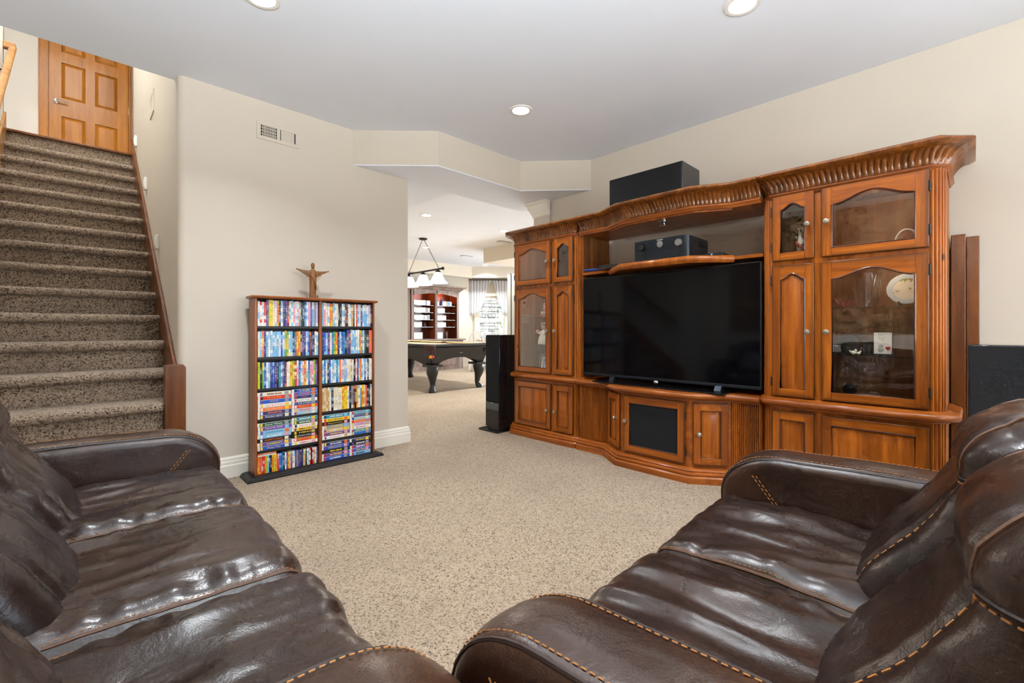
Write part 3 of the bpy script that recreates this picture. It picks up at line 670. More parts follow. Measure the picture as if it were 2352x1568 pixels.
def tower(name, label, v_in, v_out):
    """display tower standing against the tv wall; v_in = side towards the tv, v_out = outer side"""
    T = thing(name, label, 'cabinet', (FU, (v_in+v_out)/2, 0), 0, 'towers of the pine wall unit')
    vc = (v_in+v_out)/2; sg = 1 if v_out > v_in else -1
    yi, yo = v_in-vc, v_out-vc                # local y of sides
    u = lambda a: a-FU
    fi, fo = yi+sg*.06, yo-sg*.06             # face ends (before the fluted corners)
    mi, mo = yi+sg*.292, yi+sg*.325           # centre stile
    lo_, hi_ = min(yi, yo), max(yi, yo); nb_ = lambda nm, *bx: MB().box(*bx).build(nm, M['inside'], T, smooth=0)
    nb_('side_panel', u(3.26), u(3.66), lo_, lo_+.02, 0, 1.90); nb_('side_panel', u(3.26), u(3.66), hi_-.02, hi_, 0, 1.90)
    nb_('back_panel', u(3.645), u(3.66), lo_+.02, hi_-.02, .02, 1.89); nb_('top_panel', u(3.26), u(3.645), lo_+.02, hi_-.02, 1.88, 1.90)
    nb_('cabinet_floor', u(3.215), u(3.645), lo_+.02, hi_-.02, .585, .605); nb_('middle_shelf', u(3.215), u(3.645), lo_+.02, hi_-.02, 1.452, 1.475)
    nb_('divider', u(3.215), u(3.645), min(mi, mo)+.004, max(mi, mo)-.004, .605, 1.452); nb_('divider', u(3.215), u(3.645), min(mi, mo)+.004, max(mi, mo)-.004, 1.475, 1.88); nb_('bottom_panel', u(3.26), u(3.645), lo_+.02, hi_-.02, .07, .09)
    f = MB(); a, c_ = min(fi, fo), max(fi, fo)
    for z0, z1 in ((.06, .11), (.53, .632), (1.446, 1.481), (1.88, 1.905)): f.box(0, .018, a, c_, z0, z1)
    f.box(.001, .019, min(mi, mo)-.004, max(mi, mo)+.004, .06, 1.9)
    for y in (fi, fo): f.box(.0005, .018, min(y, y+(.012 if y == a else -.012)), max(y, y+(.012 if y == a else -.012)), .06, 1.9)
    f.build('face_frame', M['pine'], T, smooth=0)
    # fluted corner columns
    for (y0, y1) in ((fi, yi), (fo, yo)):
        P0, P1 = V(0, y0), V(.06, y1); n = 40; d = (P1-P0); nn = V(-d.y, d.x).normalized()
        if nn.x > 0: nn = -nn
        for z0, z1 in ((.085, .56), (.612, 1.895)):
            pl = []
            for i in range(n+1):
                t = i/n; bul = .010*math.sin(PI*t); fl = .009*abs(math.sin(PI*t*5))**.6
                q = P0+d*t+nn*(bul+fl-.002); pl.append((q.x, q.y))
            pl += [(P1.x, P1.y), (.06, y0), (0.004, y0)]
            MB().prism(pl, z0, z1).build('fluted_corner', M['pine'], T, smooth=40)
    path = [(.46, yo), (.06, yo), (0, fo), (0, fi), (.06, yi)]
    side = 1 if sg < 0 else -1
    low = path if sg < 0 else path[1:]
    MB().sweep([(0,0),(.062,0),(.062,.040),(.050,.052),(.056,.058),(.056,.066),(.040,.076),(.044,.083),(.036,.092),(.012,.096),(0,.10)], low, side).build('base_moulding', M['pined'], T, smooth=40)
    MB().sweep([(0,.556),(.014,.556),(.018,.564),(.034,.568),(.050,.574),(.058,.584),(.058,.597),(.050,.607),(.030,.611),(.016,.620),(0,.622)], low, side).build('waist_moulding', M['pined'], T, smooth=40)
    cornice(T, path, side)
    # doors: local x right as seen from the room (towards -v), y into the cabinet (+u)
    def Mx(vl, z): return Matrix(((0, 1, 0, -.02), (-1, 0, 0, vl), (0, 0, 1, z), (0, 0, 0, 1)))
    sm = (fi+sg*.004, mi-sg*.0); lg = (mo, fo-sg*.0)
    for nm, (y0, y1), big in (('small', sm, 0), ('large', lg, 1)):
        vl = max(y0, y1); w = abs(y1-y0)-.002
        left_is_out = (sg > 0) == bool(big)
        kn = 'r' if left_is_out else 'l'; hg = 'l' if left_is_out else 'r'
        door_panel(T, Mx(vl, Zu0), w, Zu1-Zu0, 'glass', True, (kn, .206), hg)
        door_panel(T, Mx(vl, Zt0), w, Zt1-Zt0, 'glass' if big else 'panel', True, (kn, .405), hg)
        door_panel(T, Mx(vl, Zl0), w, Zl1-Zl0, 'panel', False, (kn, .185), None)
    for z in (1.452, 1.880):             # puck lamps added under the compartment tops to brighten the ornaments
        pk = MB().lathe([(.022, 0), (.022, -.008), (.018, -.010), (.001, -.010)], (.12, (min(lg)+max(lg))/2, z), 16).build('puck_lamp', M['pewter'], T)
        l = bpy.data.lights.new('added_puck_bulb', 'POINT'); l.energy = 1.3; l.shadow_soft_size = .015; l.color = (1, .86, .66); lo = bpy.data.objects.new('added_puck_bulb', l); COL.objects.link(lo); lo.parent = T; lo.location = (.12, (min(lg)+max(lg))/2, z-.03)
    for z in (.895, 1.172):
        MB().box(.03, .42, min(lg)+.004, max(lg)-.025, z-.004, z+.004).build('glass_shelf', M['gedge'], T, smooth=0)
    return T
COVE = [(.010, 1.905)]+[(.012+.066*(1-math.cos(PI/2*k/8)), 1.909+.078*math.sin(PI/2*k/8)) for k in range(9)]+[(.080, 1.992), (0, 1.992)]
def cornice(T, path, side):
    mod = lambda i, d: (.015*abs(math.sin(PI*d/.0275))**.7-.009)*math.sin(PI*min(1, max(0, (i-.5)/9.5))) if 1 <= i <= 9 else 0
    MB().sweep([(-.01,1.872),(.006,1.872),(.012,1.880),(.016,1.888),(.022,1.893),(.022,1.902),(.012,1.908),(-.01,1.908)], path, side).build('bead_moulding', M['pined'], T, smooth=40)
    MB().sweep(COVE, path, side, mod, .0275/6).build('fluted_cove', M['pinec'], T, smooth=50)
    MB().sweep([(0,1.988),(.082,1.988),(.090,1.992),(.100,1.996),(.108,2.004),(.108,2.012),(.100,2.020),(.03,2.026),(0,2.026)], path, side).build('crown_moulding', M['pinec'], T, smooth=40)
TR = tower('display_tower', 'honey pine glass-door display tower at the right end of the wall unit', .96, .10)
TL = tower('display_tower', 'honey pine glass-door display tower at the left end beside the tall speaker', 2.43, 3.29)
# ---- centre console under the tv
CV = 1.695
con = thing('media_console', 'bow-front honey pine media console under the television', 'cabinet', (FU, CV, 0))
def bow(f0, f1, ve=(2.426, .964)):
    """plan of the bow front: straight wings at f0, front facet at f1"""
    return [(f0-FU, ve[0]-CV), (f0-FU, 2.125-CV), (f1-FU, 1.905-CV), (f1-FU, 1.37-CV), (f0-FU, 1.15-CV), (f0-FU, ve[1]-CV)]
bp = bow(3.20, 3.04)
MB().prism(bp+[(.46, .962-CV), (.46, 2.428-CV)], .08, .585).build('body', M['pined'], con, smooth=0)
MB().sweep([(-.02,0),(.062,0),(.062,.040),(.050,.052),(.056,.058),(.056,.066),(.040,.076),(.044,.083),(.036,.092),(.012,.096),(-.02,.10)], bp, -1).build('base_moulding', M['pined'], con, smooth=40)
MB().sweep([(-.02,.556),(.014,.556),(.018,.564),(.034,.568),(.050,.574),(.058,.584),(.058,.597),(.050,.607),(.030,.611),(-.02,.611)], bp, -1).build('waist_moulding', M['pined'], con, smooth=40)
MB().prism(bp+[(.44, .962-CV), (.44, 2.428-CV)], .585, .608).build('console_top', M['pineh'], con, smooth=0)
for (ya, yb) in ((2.424, 2.13), (1.145, .966)):
    k = int(round(abs(ya-yb)/.0125)); d_ = (yb-ya)/k; rd = MB()
    pn = MB().box(-.002, .004, yb-CV, ya-CV, .10, .557).build('panel_ground', M['glaze'], con, smooth=0)
    for i in range(k):
        yc = ya+d_*(i+.5)-CV; h2 = abs(d_)*.40
        rd.prism([(-.0015-.0085*math.sin(PI*j/6), yc+h2*math.cos(PI*j/6)) for j in range(7)], .10, .557)
    rd.build('reeds', M['pine'], pn, smooth=60, kind='stuff')
def facetM(p, q, z, inset):
    """door matrix on the facet from p (left as seen) to q"""
    P, Q = V(*p), V(*q); d = (Q-P).normalized(); n = V(-d.y, d.x)      # into the cabinet
    if n.x < 0: n = -n
    o = P+d*inset-n*.02
    return Matrix(((d.x, n.x, 0, o.x), (d.y, n.y, 0, o.y), (0, 0, 1, z), (0, 0, 0, 1))), (Q-P).length-2*inset
for i, (p, q, kind, kn, hg) in enumerate(((bp[1], bp[2], 'panel', ('r', .235), None), (bp[2], bp[3], 'cloth', ('l', .235), 'r'), (bp[3], bp[4], 'panel', ('l', .215), None))):
    Mx, w = facetM(p, q, .118, .024); door_panel(con, Mx, w, .425, kind, False, kn, hg)
# ---- bridge with fluted cornice over the tv
br = thing('wall_unit_bridge', 'fluted pine cornice bridge spanning above the television', 'cabinet bridge', (FU, CV, 1.86))
cb = bow(3.20, 3.09, (2.425, .965))
_before = set(bpy.data.objects)
cornice(br, cb, -1)
MB().prism([(a+.004, b) for a, b in cb]+[(.40, .966-CV), (.40, 2.424-CV)], 1.878, 1.893).build('canopy_panel', M['pined'], br, smooth=0)
MB().sweep([(-.012, 1.862), (.004, 1.862), (.004, 1.880), (-.012, 1.880)], [(a+.012, b) for a, b in cb[1:5]], -1).build('canopy_lip', M['pine'], br, smooth=0)
MB().prism([(a+.004, b) for a, b in cb]+[(.42, .966-CV), (.42, 2.424-CV)], 2.005, 2.022).build('top_panel', M['pined'], br, smooth=0)
pl_ = MB().lathe([(.036, 0), (.036, -.006), (.022, -.010), (.022, -.02), (.028, -.022), (.028, -.028), (.001, -.028)], (.06, -.02, 1.878), 18); pl_.build('puck_lamp', M['chrome'], br)
for o in set(bpy.data.objects)-_before: o.data.transform(Matrix.Translation((0, 0, -1.86)))
# ---- bow-front shelf over the tv
shf = thing('bow_front_shelf', 'bow-front pine shelf above the television holding the receiver', 'shelf', (FU, CV, 1.525))
sp_ = bow(3.20, 3.03, (2.428, .962)); sp2 = [(sp_[0][0]+.03, sp_[0][1]), (sp_[1][0]+.03, sp_[1][1]), sp_[2], sp_[3], (sp_[4][0]+.03, sp_[4][1]), (sp_[5][0]+.03, sp_[5][1])]
MB().prism(sp2+[(.40, .962-CV), (.40, 2.428-CV)], 0, .022).build('board', M['pineh'], shf, smooth=0)
MB().sweep([(-.012,-.016),(.012,-.020),(.024,-.008),(.028,.008),(.022,.022),(.008,.030),(-.012,.030)], sp2[1:5], -1).build('nosing', M['pine'], shf, smooth=50)
# ------------------------------------------------------------------ television and electronics
tv = thing('television', 'large black flat-screen television in the middle of the wall unit', 'television', (3.215, CV, .612))
y0, y1 = .968-CV, 2.402-CV; z0, z1 = .655-.612, 1.494-.612
MB().box(0, .045, y0, y1, z0, z1).build('housing', M['bezel'], tv, smooth=0, bevel=.003)
MB().box(-.003, 0, y0+.008, y1-.008, z0+.018, z1-.008).build('screen', M['screen'], tv, smooth=0)
MB().box(-.004, .002, y0, y1, z0-.004, z0+.014).build('bottom_trim', M['satin'], tv, smooth=0, bevel=.002)
MB().box(-.145, .18, 1.155-CV, 2.205-CV, 0, .009).build('glass_foot', M['gloss'], tv, smooth=0, bevel=.003)
for y in (1.24, 2.10): MB().prism([(-.03, .009), (.05, .009), (.03, z0+.01), (.005, z0+.01)], y-CV-.022, y-CV+.022, 'y').build('stand_post', M['satin'], tv, smooth=0)
MB().sphere((-.02, 1.70-CV, .030), .016, .02, .016).build('emblem', M['chrome'], tv)
rc = thing('av_receiver', 'black brushed receiver with two dials on the bow-front shelf', 'receiver', (3.085, 1.61, 1.548))
MB().box(.012, .33, -.215, .215, .012, .165).build('case', M['ebony'], rc, smooth=0, bevel=.002)
fpl = [(.012, -.215), (.004, -.20), (0, -.15), (0, .15), (.004, .20), (.012, .215)]
MB().prism(fpl, .012, .168).build('front_panel', M['satin'], rc, smooth=50)
for x_, z0_, z1_ in ((.131, .016, .164), (-.131, .016, .164)): MB().box(-.0012, .001, x_-.002, x_+.002, z0_, z1_).build('groove', M['bezel'], rc, smooth=0)
MB().box(-.0012, .001, -.13, .13, .083, .086).build('groove', M['bezel'], rc, smooth=0)
Ry = Matrix.Rotation(-PI/2, 4, 'Y')
for y in (.145, -.145): MB().lathe([(.026, 0), (.026, .016), (.022, .022), (.001, .022)], n=24, M=Matrix.Translation((0, y, .118)) @ Ry).build('dial', M['gloss'] if y > 0 else M['steel'], rc)
MB().lathe([(.024, 0), (.024, .004), (.021, .005), (.001, .003)], n=24, M=Matrix.Translation((0, 0, .125)) @ Ry).build('round_display', M['steel'], rc)
text('marantz', .045, .008, M['white'], rc, Matrix.Translation((-.0016, 0, .158)) @ Matrix.Rotation(-PI/2, 4, 'Z'))
for x in (.04, .28):
    for y in (-.18, .18): MB().lathe([(.016, 0), (.016, .012)], (x, y, 0), 12).build('foot', M['bezel'], rc)
for k in range(6): MB().box(.08+k*.035, .10+k*.035, -.2165, -.2145, .10, .14).build('side_slot', M['black'], rc, smooth=0)
bx = thing('cable_box', 'thin black cable box at the left of the receiver', 'set-top box', (3.16, 2.07, 1.548)); MB().box(0, .2, -.13, .13, .003, .036).build('case', M['ebony'], bx, bevel=.003); MB().box(-.001, .001, -.12, .12, .008, .030).build('front_panel', M['gloss'], bx, smooth=0)
bx = thing('streaming_box', 'small black box with a lit blue edge at the right of the receiver', 'set-top box', (3.22, 1.30, 1.548)); MB().box(0, .16, -.085, .085, .002, .036).build('case', M['ebony'], bx, bevel=.003); MB().box(-.001, .002, -.015, -.006, .006, .034).build('indicator', plain('blue_led', (.02,.1,.3,1), emit=(.1,.35,.8,1), es=1.2), bx, smooth=0)
t = MB().box(3.12, 3.20, 2.20, 2.33, 1.5475, 1.556).build('disc_sleeve', plain('blue_sleeve', srgb(30, 80, 190), .4), smooth=0, bevel=.001); tag(t, 'flat blue disc sleeve lying at the left end of the shelf', 'disc sleeve')
cs = thing('center_speaker', 'long black centre speaker lying on top of the cornice', 'speaker', (3.10, 1.757, 2.027))
MB().box(.012, .30, -.305, .305, 0, .228).build('cabinet', M['ebony'], cs, bevel=.004); MB().box(0, .012, -.300, .300, .022, .224).build('grille', M['cloth'], cs, bevel=.005); MB().box(.002, .014, -.302, .302, .002, .020).build('lower_trim', M['gloss'], cs, bevel=.003)
def tower_speaker(label, loc, rz, w=.20, d=.30, h=.99):
    t = thing('tower_speaker', label, 'speaker', loc, rz, 'tower speakers')
    MB().box(-w/2, w/2, .012, d, .045, h).build('cabinet', M['gloss'], t, bevel=.004); MB().box(-w/2+.004, w/2-.004, -.002, .012, .30, h-.004).build('grille', M['cloth'], t, bevel=.003)
    MB().box(-w/2, w/2, 0, .012, .045, .297).build('lower_baffle', M['gloss'], t, bevel=.002); MB().box(-.022, .022, -.002, .001, .288, .293).build('badge', M['steel'], t)
    MB().box(-w/2+.02, w/2-.02, .02, d-.02, .018, .045).build('neck', M['black'], t, smooth=0); MB().box(-w/2-.06, w/2+.025, -.045, d+.03, 0, .020).build('plinth', M['gloss'], t, bevel=.003)
tower_speaker('tall black tower speaker left of the wall unit by the opening', (3.075, 3.455, 0), -PI/2)
tower_speaker('tall black tower speaker behind the right sofa', (2.67, -.113, 0), -PI/2, .26, .30, .985)
t = MB().box(3.62, 3.655, .032, .092, 0, 1.59).build('spare_board', M['walnut'], smooth=0, bevel=.003); tag(t, 'wider tall stained board leaning beside the right tower', 'board', 'spare boards by the right tower')
t = MB().box(3.64, 3.685, -.023, .030, 0, 1.575).build('spare_board', M['walnut'], smooth=0, bevel=.003); tag(t, 'narrower tall stained board against the wall above the right speaker', 'board', 'spare boards by the right tower')
# ------------------------------------------------------------------ leather sofas
def polyline(pts, step):
    P = [Vector(p) for p in pts]; out = []; acc = 0
    for a, b in zip(P[:-1], P[1:]):
        L = (b-a).length; t = acc
        while t < L: out.append((a.lerp(b, t/L) if L else a, (b-a).normalized())); t += step
        acc = t-L
    return out
def stitches(pts, dash=.010, gap=.006, r=.0016):
    mb = MB()
    for p, d in polyline(pts, dash+gap): mb.tube([p-d*dash*.5, p+d*dash*.5], r, 5)
    return mb
def surf(c, h, r, fn, a, b, e):
    p = Vector((a*h[0], b*h[1], e*h[2])); q = Vector([max(-(h[i]-r), min(h[i]-r, p[i])) for i in range(3)]); d = p-q
    if d.length > 1e-9: p = q+d.normalized()*r
    p = fn(p, (a, b, e)); return Vector((p[0]+c[0], p[1]+c[1], p[2]+c[2]))
def gauss(x, s): return math.exp(-(x/s)**2)
def fold(x, y, sd, n=2):
    s_ = 0
    for k in range(n): s_ += (1-abs(noise.noise(V(x*(1+k*.9), y*(1+k*.9), sd+k*7.3))))**2*(.6**k)
    return s_-1.0
AW = .18
def sofa(name, label, loc, rz, n, sw, seed, back_stitch):
    T = thing(name, label, 'sofa', loc, rz, 'brown leather reclining sofas'); W = 2*AW+n*sw
    MB().box(AW-.01, W-AW+.01, -.80, -.035, .03, .24).build('base', M['leather'], T, bevel=.02)
    MB().rbox((W/2, -.81, .435), (W/2-.02, .075, .395), .05, (10, 4, 10)).build('back_shell', M['leather'], T)
    for lx in (.08, W-.08):
        for ly in (-.80, -.08): MB().box(lx-.03, lx+.03, ly-.03, ly+.03, 0, .04).build('foot', M['black'], T, smooth=0)
    # arms: rounded side profile, flat padded top
    prof = [(-.85, .03), (-.85, .40), (-.845, .575)]+[(-.80+.045*math.cos(PI-PI/2*k/5), .575+.04*math.sin(PI/2*k/5)) for k in range(1, 6)]
    for k in range(1, 9): t = k/9; prof.append((-.80+t*.58, .615+.010*math.sin(PI*t)))
    rr = .155
    prof += [(-.20+.01+(rr+.03)*math.sin(PI/2*k/9), .615-rr+rr*math.cos(PI/2*k/9)) for k in range(0, 10)]
    prof += [(-.008, .38), (-.012, .25), (-.02, .12), (-.03, .03)]
    prof = [(y+(.020*(y+.3)/.3 if y > -.3 else 0), z) for y, z in prof]
    m = len(prof)
    def nrm(i):
        a = V(*prof[max(0, i-1)]); b = V(*prof[min(m-1, i+1)]); d = (b-a).normalized(); return V(-d.y, d.x)
    nr = [nrm(i) for i in range(m)]
    for side, x0 in ((0, 0), (1, W-AW)):
        vs = []; fs = []; er = .038
        cross = [(0, .10)]+[(er*(1-math.cos(PI/2*k/6)), er*(1-math.sin(PI/2*k/6))) for k in range(7)]
        cross = [(a, b) for a, b in cross[1:]]
        cr = [(a, b) for a, b in cross]+[(AW*t, -.006*math.sin(PI*t)) for t in (.3, .4, .5, .6, .7)]+[(AW-a, b) for a, b in cross[::-1]]
        for ci, (cx, ins) in enumerate(cr):
            for i, (y, z) in enumerate(prof):
                wob = .0035*noise.noise(V(y*9, cx*14, seed+side*5)) if 6 < i < m-4 else 0
                vs.append((x0+cx, y-nr[i].x*(ins)+nr[i].x*wob, max(.03, z-nr[i].y*ins+nr[i].y*wob)))
        for ci in range(len(cr)-1):
            for i in range(m-1): fs.append((ci*m+i, (ci+1)*m+i, (ci+1)*m+i+1, ci*m+i+1))
        fs.append(tuple(range(m))); fs.append(tuple(range((len(cr)-1)*m, len(cr)*m)))
        ar = MB().add(vs, fs).build('arm', M['leatherb'], T, smooth=60)
        for xe in (.016, AW-.016):
            pts = [(x0+xe, prof[i][0]-nr[i].x*.008, prof[i][1]-nr[i].y*.008) for i in range(6, m-1)]
            MB().tube(pts, .0045, 6).build('piping', M['seam'], ar)
            xs = xe+(.012 if xe < .1 else -.012)
            pts = [(x0+xs, prof[i][0]+nr[i].x*.0005, prof[i][1]+nr[i].y*.0005) for i in range(6, m-1)]
            stitches(pts, .008, .005, .0013).build('stitching', M['stitch'], ar)
        # double diagonal stitching on both flanks, from the front corner down
        for xf in (-.0005, AW+.0005):
            for o_ in (0, .012):
                stitches([(x0+xf, -.10-o_, .54), (x0+xf, -.15-o_, .475), (x0+xf, -.20-o_, .42)], .010, .006, .0016).build('stitching', M['stitch'], ar)
            stitches([(x0+xf, -.21, .42), (x0+xf, -.50, .425), (x0+xf, -.78, .43)], .010, .006, .0016).build('stitching', M['stitch'], ar)
    for k in range(n):
        xc = AW+sw*(k+.5); sd = seed+k*13.7
        hs = (sw/2+.010, .30, .145); cs_ = (xc, -.285, .318)
        def fs_(p, q, sd=sd):
            x, y, z = p; a, b, e = q
            if e > -.2:
                u_ = max(0, e)
                crown = .030*(1-a**4)*(1-.75*b*b)
                w1 = .013*fold(x*7, y*2.2, sd)*(1-a**6)*u_
                w2 = .010*noise.noise(V(x*13, y*5, sd+2))*u_*(1-abs(b)**3*.5)
                ed = .010*gauss(abs(a)-.78, .12)*noise.noise(V(y*26, a, sd))*u_
                dent = -.016*gauss(a-.1, .5)*gauss(b+.2, .5)*u_
                z += crown*u_+w1+w2+ed+dent
                if b > .6: y += .012*noise.noise(V(x*15, z*8, sd+4))
            return (x, y, z)
        seat = MB().rbox(cs_, hs, .07, (52, 52, 18), fs_).build('seat_cushion', M['leather'], T, smooth=70)
        for a in (-.93, .93):
            pts = [surf(cs_, hs, .07, fs_, a, b, 1) for b in [-1+2*i/40 for i in range(8, 41)]]+[surf(cs_, hs, .07, fs_, a, 1, e) for e in [1-1.6*i/14 for i in range(1, 15)]]
            MB().tube(pts, .004, 6).build('piping', M['piping'], seat)
            pts2 = [surf(cs_, hs, .07, fs_, a*.965, b, 1)+V(0, 0, .0005) for b in [-1+2*i/40 for i in range(8, 40)]]
            stitches(pts2, .006, .005, .0009).build('stitching', M['stitch'], seat)
        hb = (sw/2-.002, .125, .245); cb_ = (xc, -.655, .632)
        def fb_(p, q, sd=sd):
            x, y, z = p; a, b, e = q
            f = max(0, b); sidew = (1-a**6)
            y2 = y
            y2 += f*(.026*math.sin(PI*min(1, max(0, (e+1)/1.12)))*sidew+.012*math.sin(PI*min(1, max(0, (e-.35)/.68)))*sidew)
            y2 -= f*.007*gauss(e-.42, .08)*sidew
            y2 -= f*(.009*gauss(abs(a)-.52, .045))*(1 if e > -.85 else 0)
            y2 += f*.009*fold(x*4.2, z*8+x*3, sd+3)*sidew+f*.007*noise.noise(V(x*11, z*15, sd+8))
            z2 = z+.018*(1-a*a)*max(0, e)+.006*noise.noise(V(x*10, y*10, sd+5))*max(0, e)
            y2 -= .54*min(z, .11)+.30*max(0, z-.11)
            y2 -= .055*(abs(a)**3)*f                 # wings fall back
            return (x, y2, z2)
        back = MB().rbox(cb_, hb, .095, (52, 18, 52), fb_).build('back_cushion', M['leather'], T, smooth=70)
        for a in (-.52, .52):
            up = [surf(cb_, hb, .095, fb_, a, 1, e)+V(0, .002, 0) for e in [.46+.54*i/16 for i in range(17)]]+[surf(cb_, hb, .095, fb_, a, b, 1)+V(0, 0, .002) for b in (.75, .5, .25, 0, -.3)]
            MB().tube(up, .0042, 6).build('piping', M['piping'], back)
            lo = [surf(cb_, hb, .095, fb_, a*(1+.06*(1-i/20)), 1, e)+V(0, .0015, 0) for i, e in enumerate([-.9+1.35*i/20 for i in range(21)])]
            if back_stitch: stitches(lo, .013, .008, .0018).build('stitching', M['stitch'], back)
            sx = 1 if a > 0 else -1
            hz = [surf(cb_, hb, .095, fb_, sx*(.52+.47*i/10), 1, .46+.06*i/10)+V(0, .0015, 0) for i in range(11)]
            MB().tube(hz, .003, 6).build('seam', M['seam'], back)
            hz2 = [surf(cb_, hb, .095, fb_, sx*(.54+.44*i/10), 1, .425+.06*i/10)+V(0, .0015, 0) for i in range(11)]
            if back_stitch: stitches(hz2, .010, .007, .0015).build('stitching', M['stitch'], back)
    return T
sofa('reclining_sofa', 'three-seat brown leather reclining sofa at the left below the stairs', (.448, 2.47, 0), -PI/2-.022, 3, .56, 3.0, False)
sofa('reclining_sofa', 'two-seat brown leather reclining sofa at the right facing the tv corner', (.428, .588, 0), .036, 2, .535, 41.0, True)
# ------------------------------------------------------------------ movie shelf and its contents
SX0, SX1, SV0, SV1 = .893, 1.783, 3.47, 3.615
sh = thing('media_shelf', 'double-bay cherry media shelf with black shelves against the beige wall', 'shelf', (1.338, 3.54, 0))
cx, cy_ = 1.338, 3.54
def sb(x0, x1, y0, y1, z0, z1): return MB().box(x0-cx, x1-cx, y0-cy_, y1-cy_, z0, z1)
MB().sweep([(-.10, 0), (.052, 0), (.052, .012), (.046, .016), (.046, .020), (.036, .026), (.02, .030), (-.10, .030)], [(SX0-.004-cx, SV1+.01-cy_), (SX0-.004-cx, SV0-cy_), (SX1+.004-cx, SV0-cy_), (SX1+.004-cx, SV1+.01-cy_)], -1).build('plinth', M['black'], sh, smooth=0)
sb(SX0, SX1, SV0, SV1, .001, .032).build('bottom', M['black'], sh, smooth=0)
for x0, x1 in ((SX0, .907), (1.332, 1.352), (1.769, SX1)): sb(x0, x1, SV0, SV1-.004, .03, 1.265).build('side_panel', M['cherry'], sh, smooth=0, bevel=.001)
MB().sweep([(-.08, 1.263), (.006, 1.263), (.018, 1.268), (.022, 1.276), (.016, 1.284), (-.08, 1.284)], [(SX0-cx, SV1-cy_), (SX0-cx, SV0-cy_), (SX1-cx, SV0-cy_), (SX1-cx, SV1-cy_)], -1).build('top', M['cherry'], sh, smooth=0)
sb(SX0, SX1, SV0+.0, SV1, 1.2635, 1.283).build('top_board', M['cherry'], sh, smooth=0)
sb(SX0, SX1, SV1-.004, SV1, .03, 1.263).build('back_panel', M['black'], sh, smooth=0)
LV = [1.070, .852, .631, .415, .195]
for bx0, bx1 in ((.907, 1.332), (1.352, 1.769)):
    for z in LV: sb(bx0, bx1, SV0+.012, SV1-.004, z-.017, z).build('shelf_board', M['black'], sh, smooth=0)
PALN = {'w': ('white', (238,236,228)), 'r': ('red', (214,44,30)), 'k': ('black', (28,26,28)), 'b': ('blue', (28,84,186)), 'n': ('navy', (34,42,104)), 'c': ('light blue', (128,188,226)), 't': ('teal', (30,140,170)),
       'y': ('yellow', (240,200,40)), 'o': ('orange', (238,112,26)), 'g': ('green', (110,168,60)), 'p': ('pink', (236,160,172)), 'u': ('purple', (108,72,150)), 'm': ('maroon', (112,36,34)), 'e': ('cream', (232,220,190)), 's': ('grey', (150,152,156)), 'l': ('lime', (186,206,40)), 'f': ('dark green', (36,84,66)), 'd': ('tan', (208,166,104)), 'i': ('lilac', (190,176,214)), 'a': ('salmon', (240,104,90))}
INK = {'w': 'k', 'e': 'm', 'y': 'k', 'c': 'n', 'p': 'm', 'l': 'f', 's': 'k', 'i': 'u', 'd': 'm', 'a': 'y'}
ALT = {'w': 'c', 'r': 'w', 'k': 's', 'b': 'c', 'n': 'u', 'c': 'w', 't': 'b', 'y': 'o', 'o': 'y', 'g': 'y', 'p': 'w', 'u': 'k', 'm': 'o', 'e': 'w', 's': 'w', 'l': 'y', 'f': 'k', 'd': 'e', 'i': 'w', 'a': 'o'}
SP = {k: spine('spine_'+v[0].replace(' ', '_'), srgb(*v[1]), srgb(*PALN[INK.get(k, 'w')][1]), srgb(*PALN[ALT[k]][1])) for k, v in PALN.items()}
FL = {k: plain('print_'+v[0].replace(' ', '_'), srgb(*v[1]), .35) for k, v in PALN.items()}
def case_mesh(w, h, d, name):
    mb = MB().box(-w/2+.0004, w/2-.0004, 0, d, 0, h); me = mb.mesh(name, 0); return me
_cm = {}
def media(name, code, x, y, z, w, h, d, label, cat, group, lean=0):
    key = (name, code, round(w, 4), round(h, 3))
    if key not in _cm:
        me = case_mesh(w, h, d, name); me.materials.append(SP[code]); _cm[key] = me
    o = bpy.data.objects.new(name, _cm[key]); COL.objects.link(o); o.location = (x, y, z); o.rotation_euler = (0, lean, 0)
    return tag(o, label, cat, group)
ROWS = [('dvd_case', 'movie case', .913, 1.325, 1.070, 'wrwrulyewokwnumwwpwpsfkbwpucs i', 'top row of left shelf bay', .182),
        ('dvd_case', 'movie case', .913, 1.327, .852, 'econcwwcccwbcggwcktoykunwbmnkwc', 'second row of left shelf bay', .180),
        ('dvd_case', 'movie case', .913, 1.322, .631, 'lkgbwcnbuktsbmweygrptcpowtppgu', 'third row of left shelf bay', .182),
        ('dvd_case', 'movie case', 1.357, 1.764, 1.070, 'cpewoycwekkwcmkewdkwrcebwccwik', 'top row of right shelf bay', .178),
        ('dvd_case', 'movie case', 1.357, 1.764, .852, 'nbcuetgynwbtkbmcccwwyswfka', 'second row of right shelf bay', .172),
        ('dvd_case', 'movie case', 1.357, 1.764, .631, 'ctwkbwcwtcowpcweedwkpnwocwbwkwe', 'third row of right shelf bay', .178),
        ('dvd_case', 'movie case', 1.357, 1.764, .415, 'ddddwkeeyyywksmkywsydakkw', 'fourth row of right shelf bay', .178),
        ('cd_case', 'disc case', .913, 1.325, .032, 'ooarrolc kkyloorbbtkwuywrwwnsuuknlpkwwrkrdwu', 'bottom row of left shelf bay', .122)]
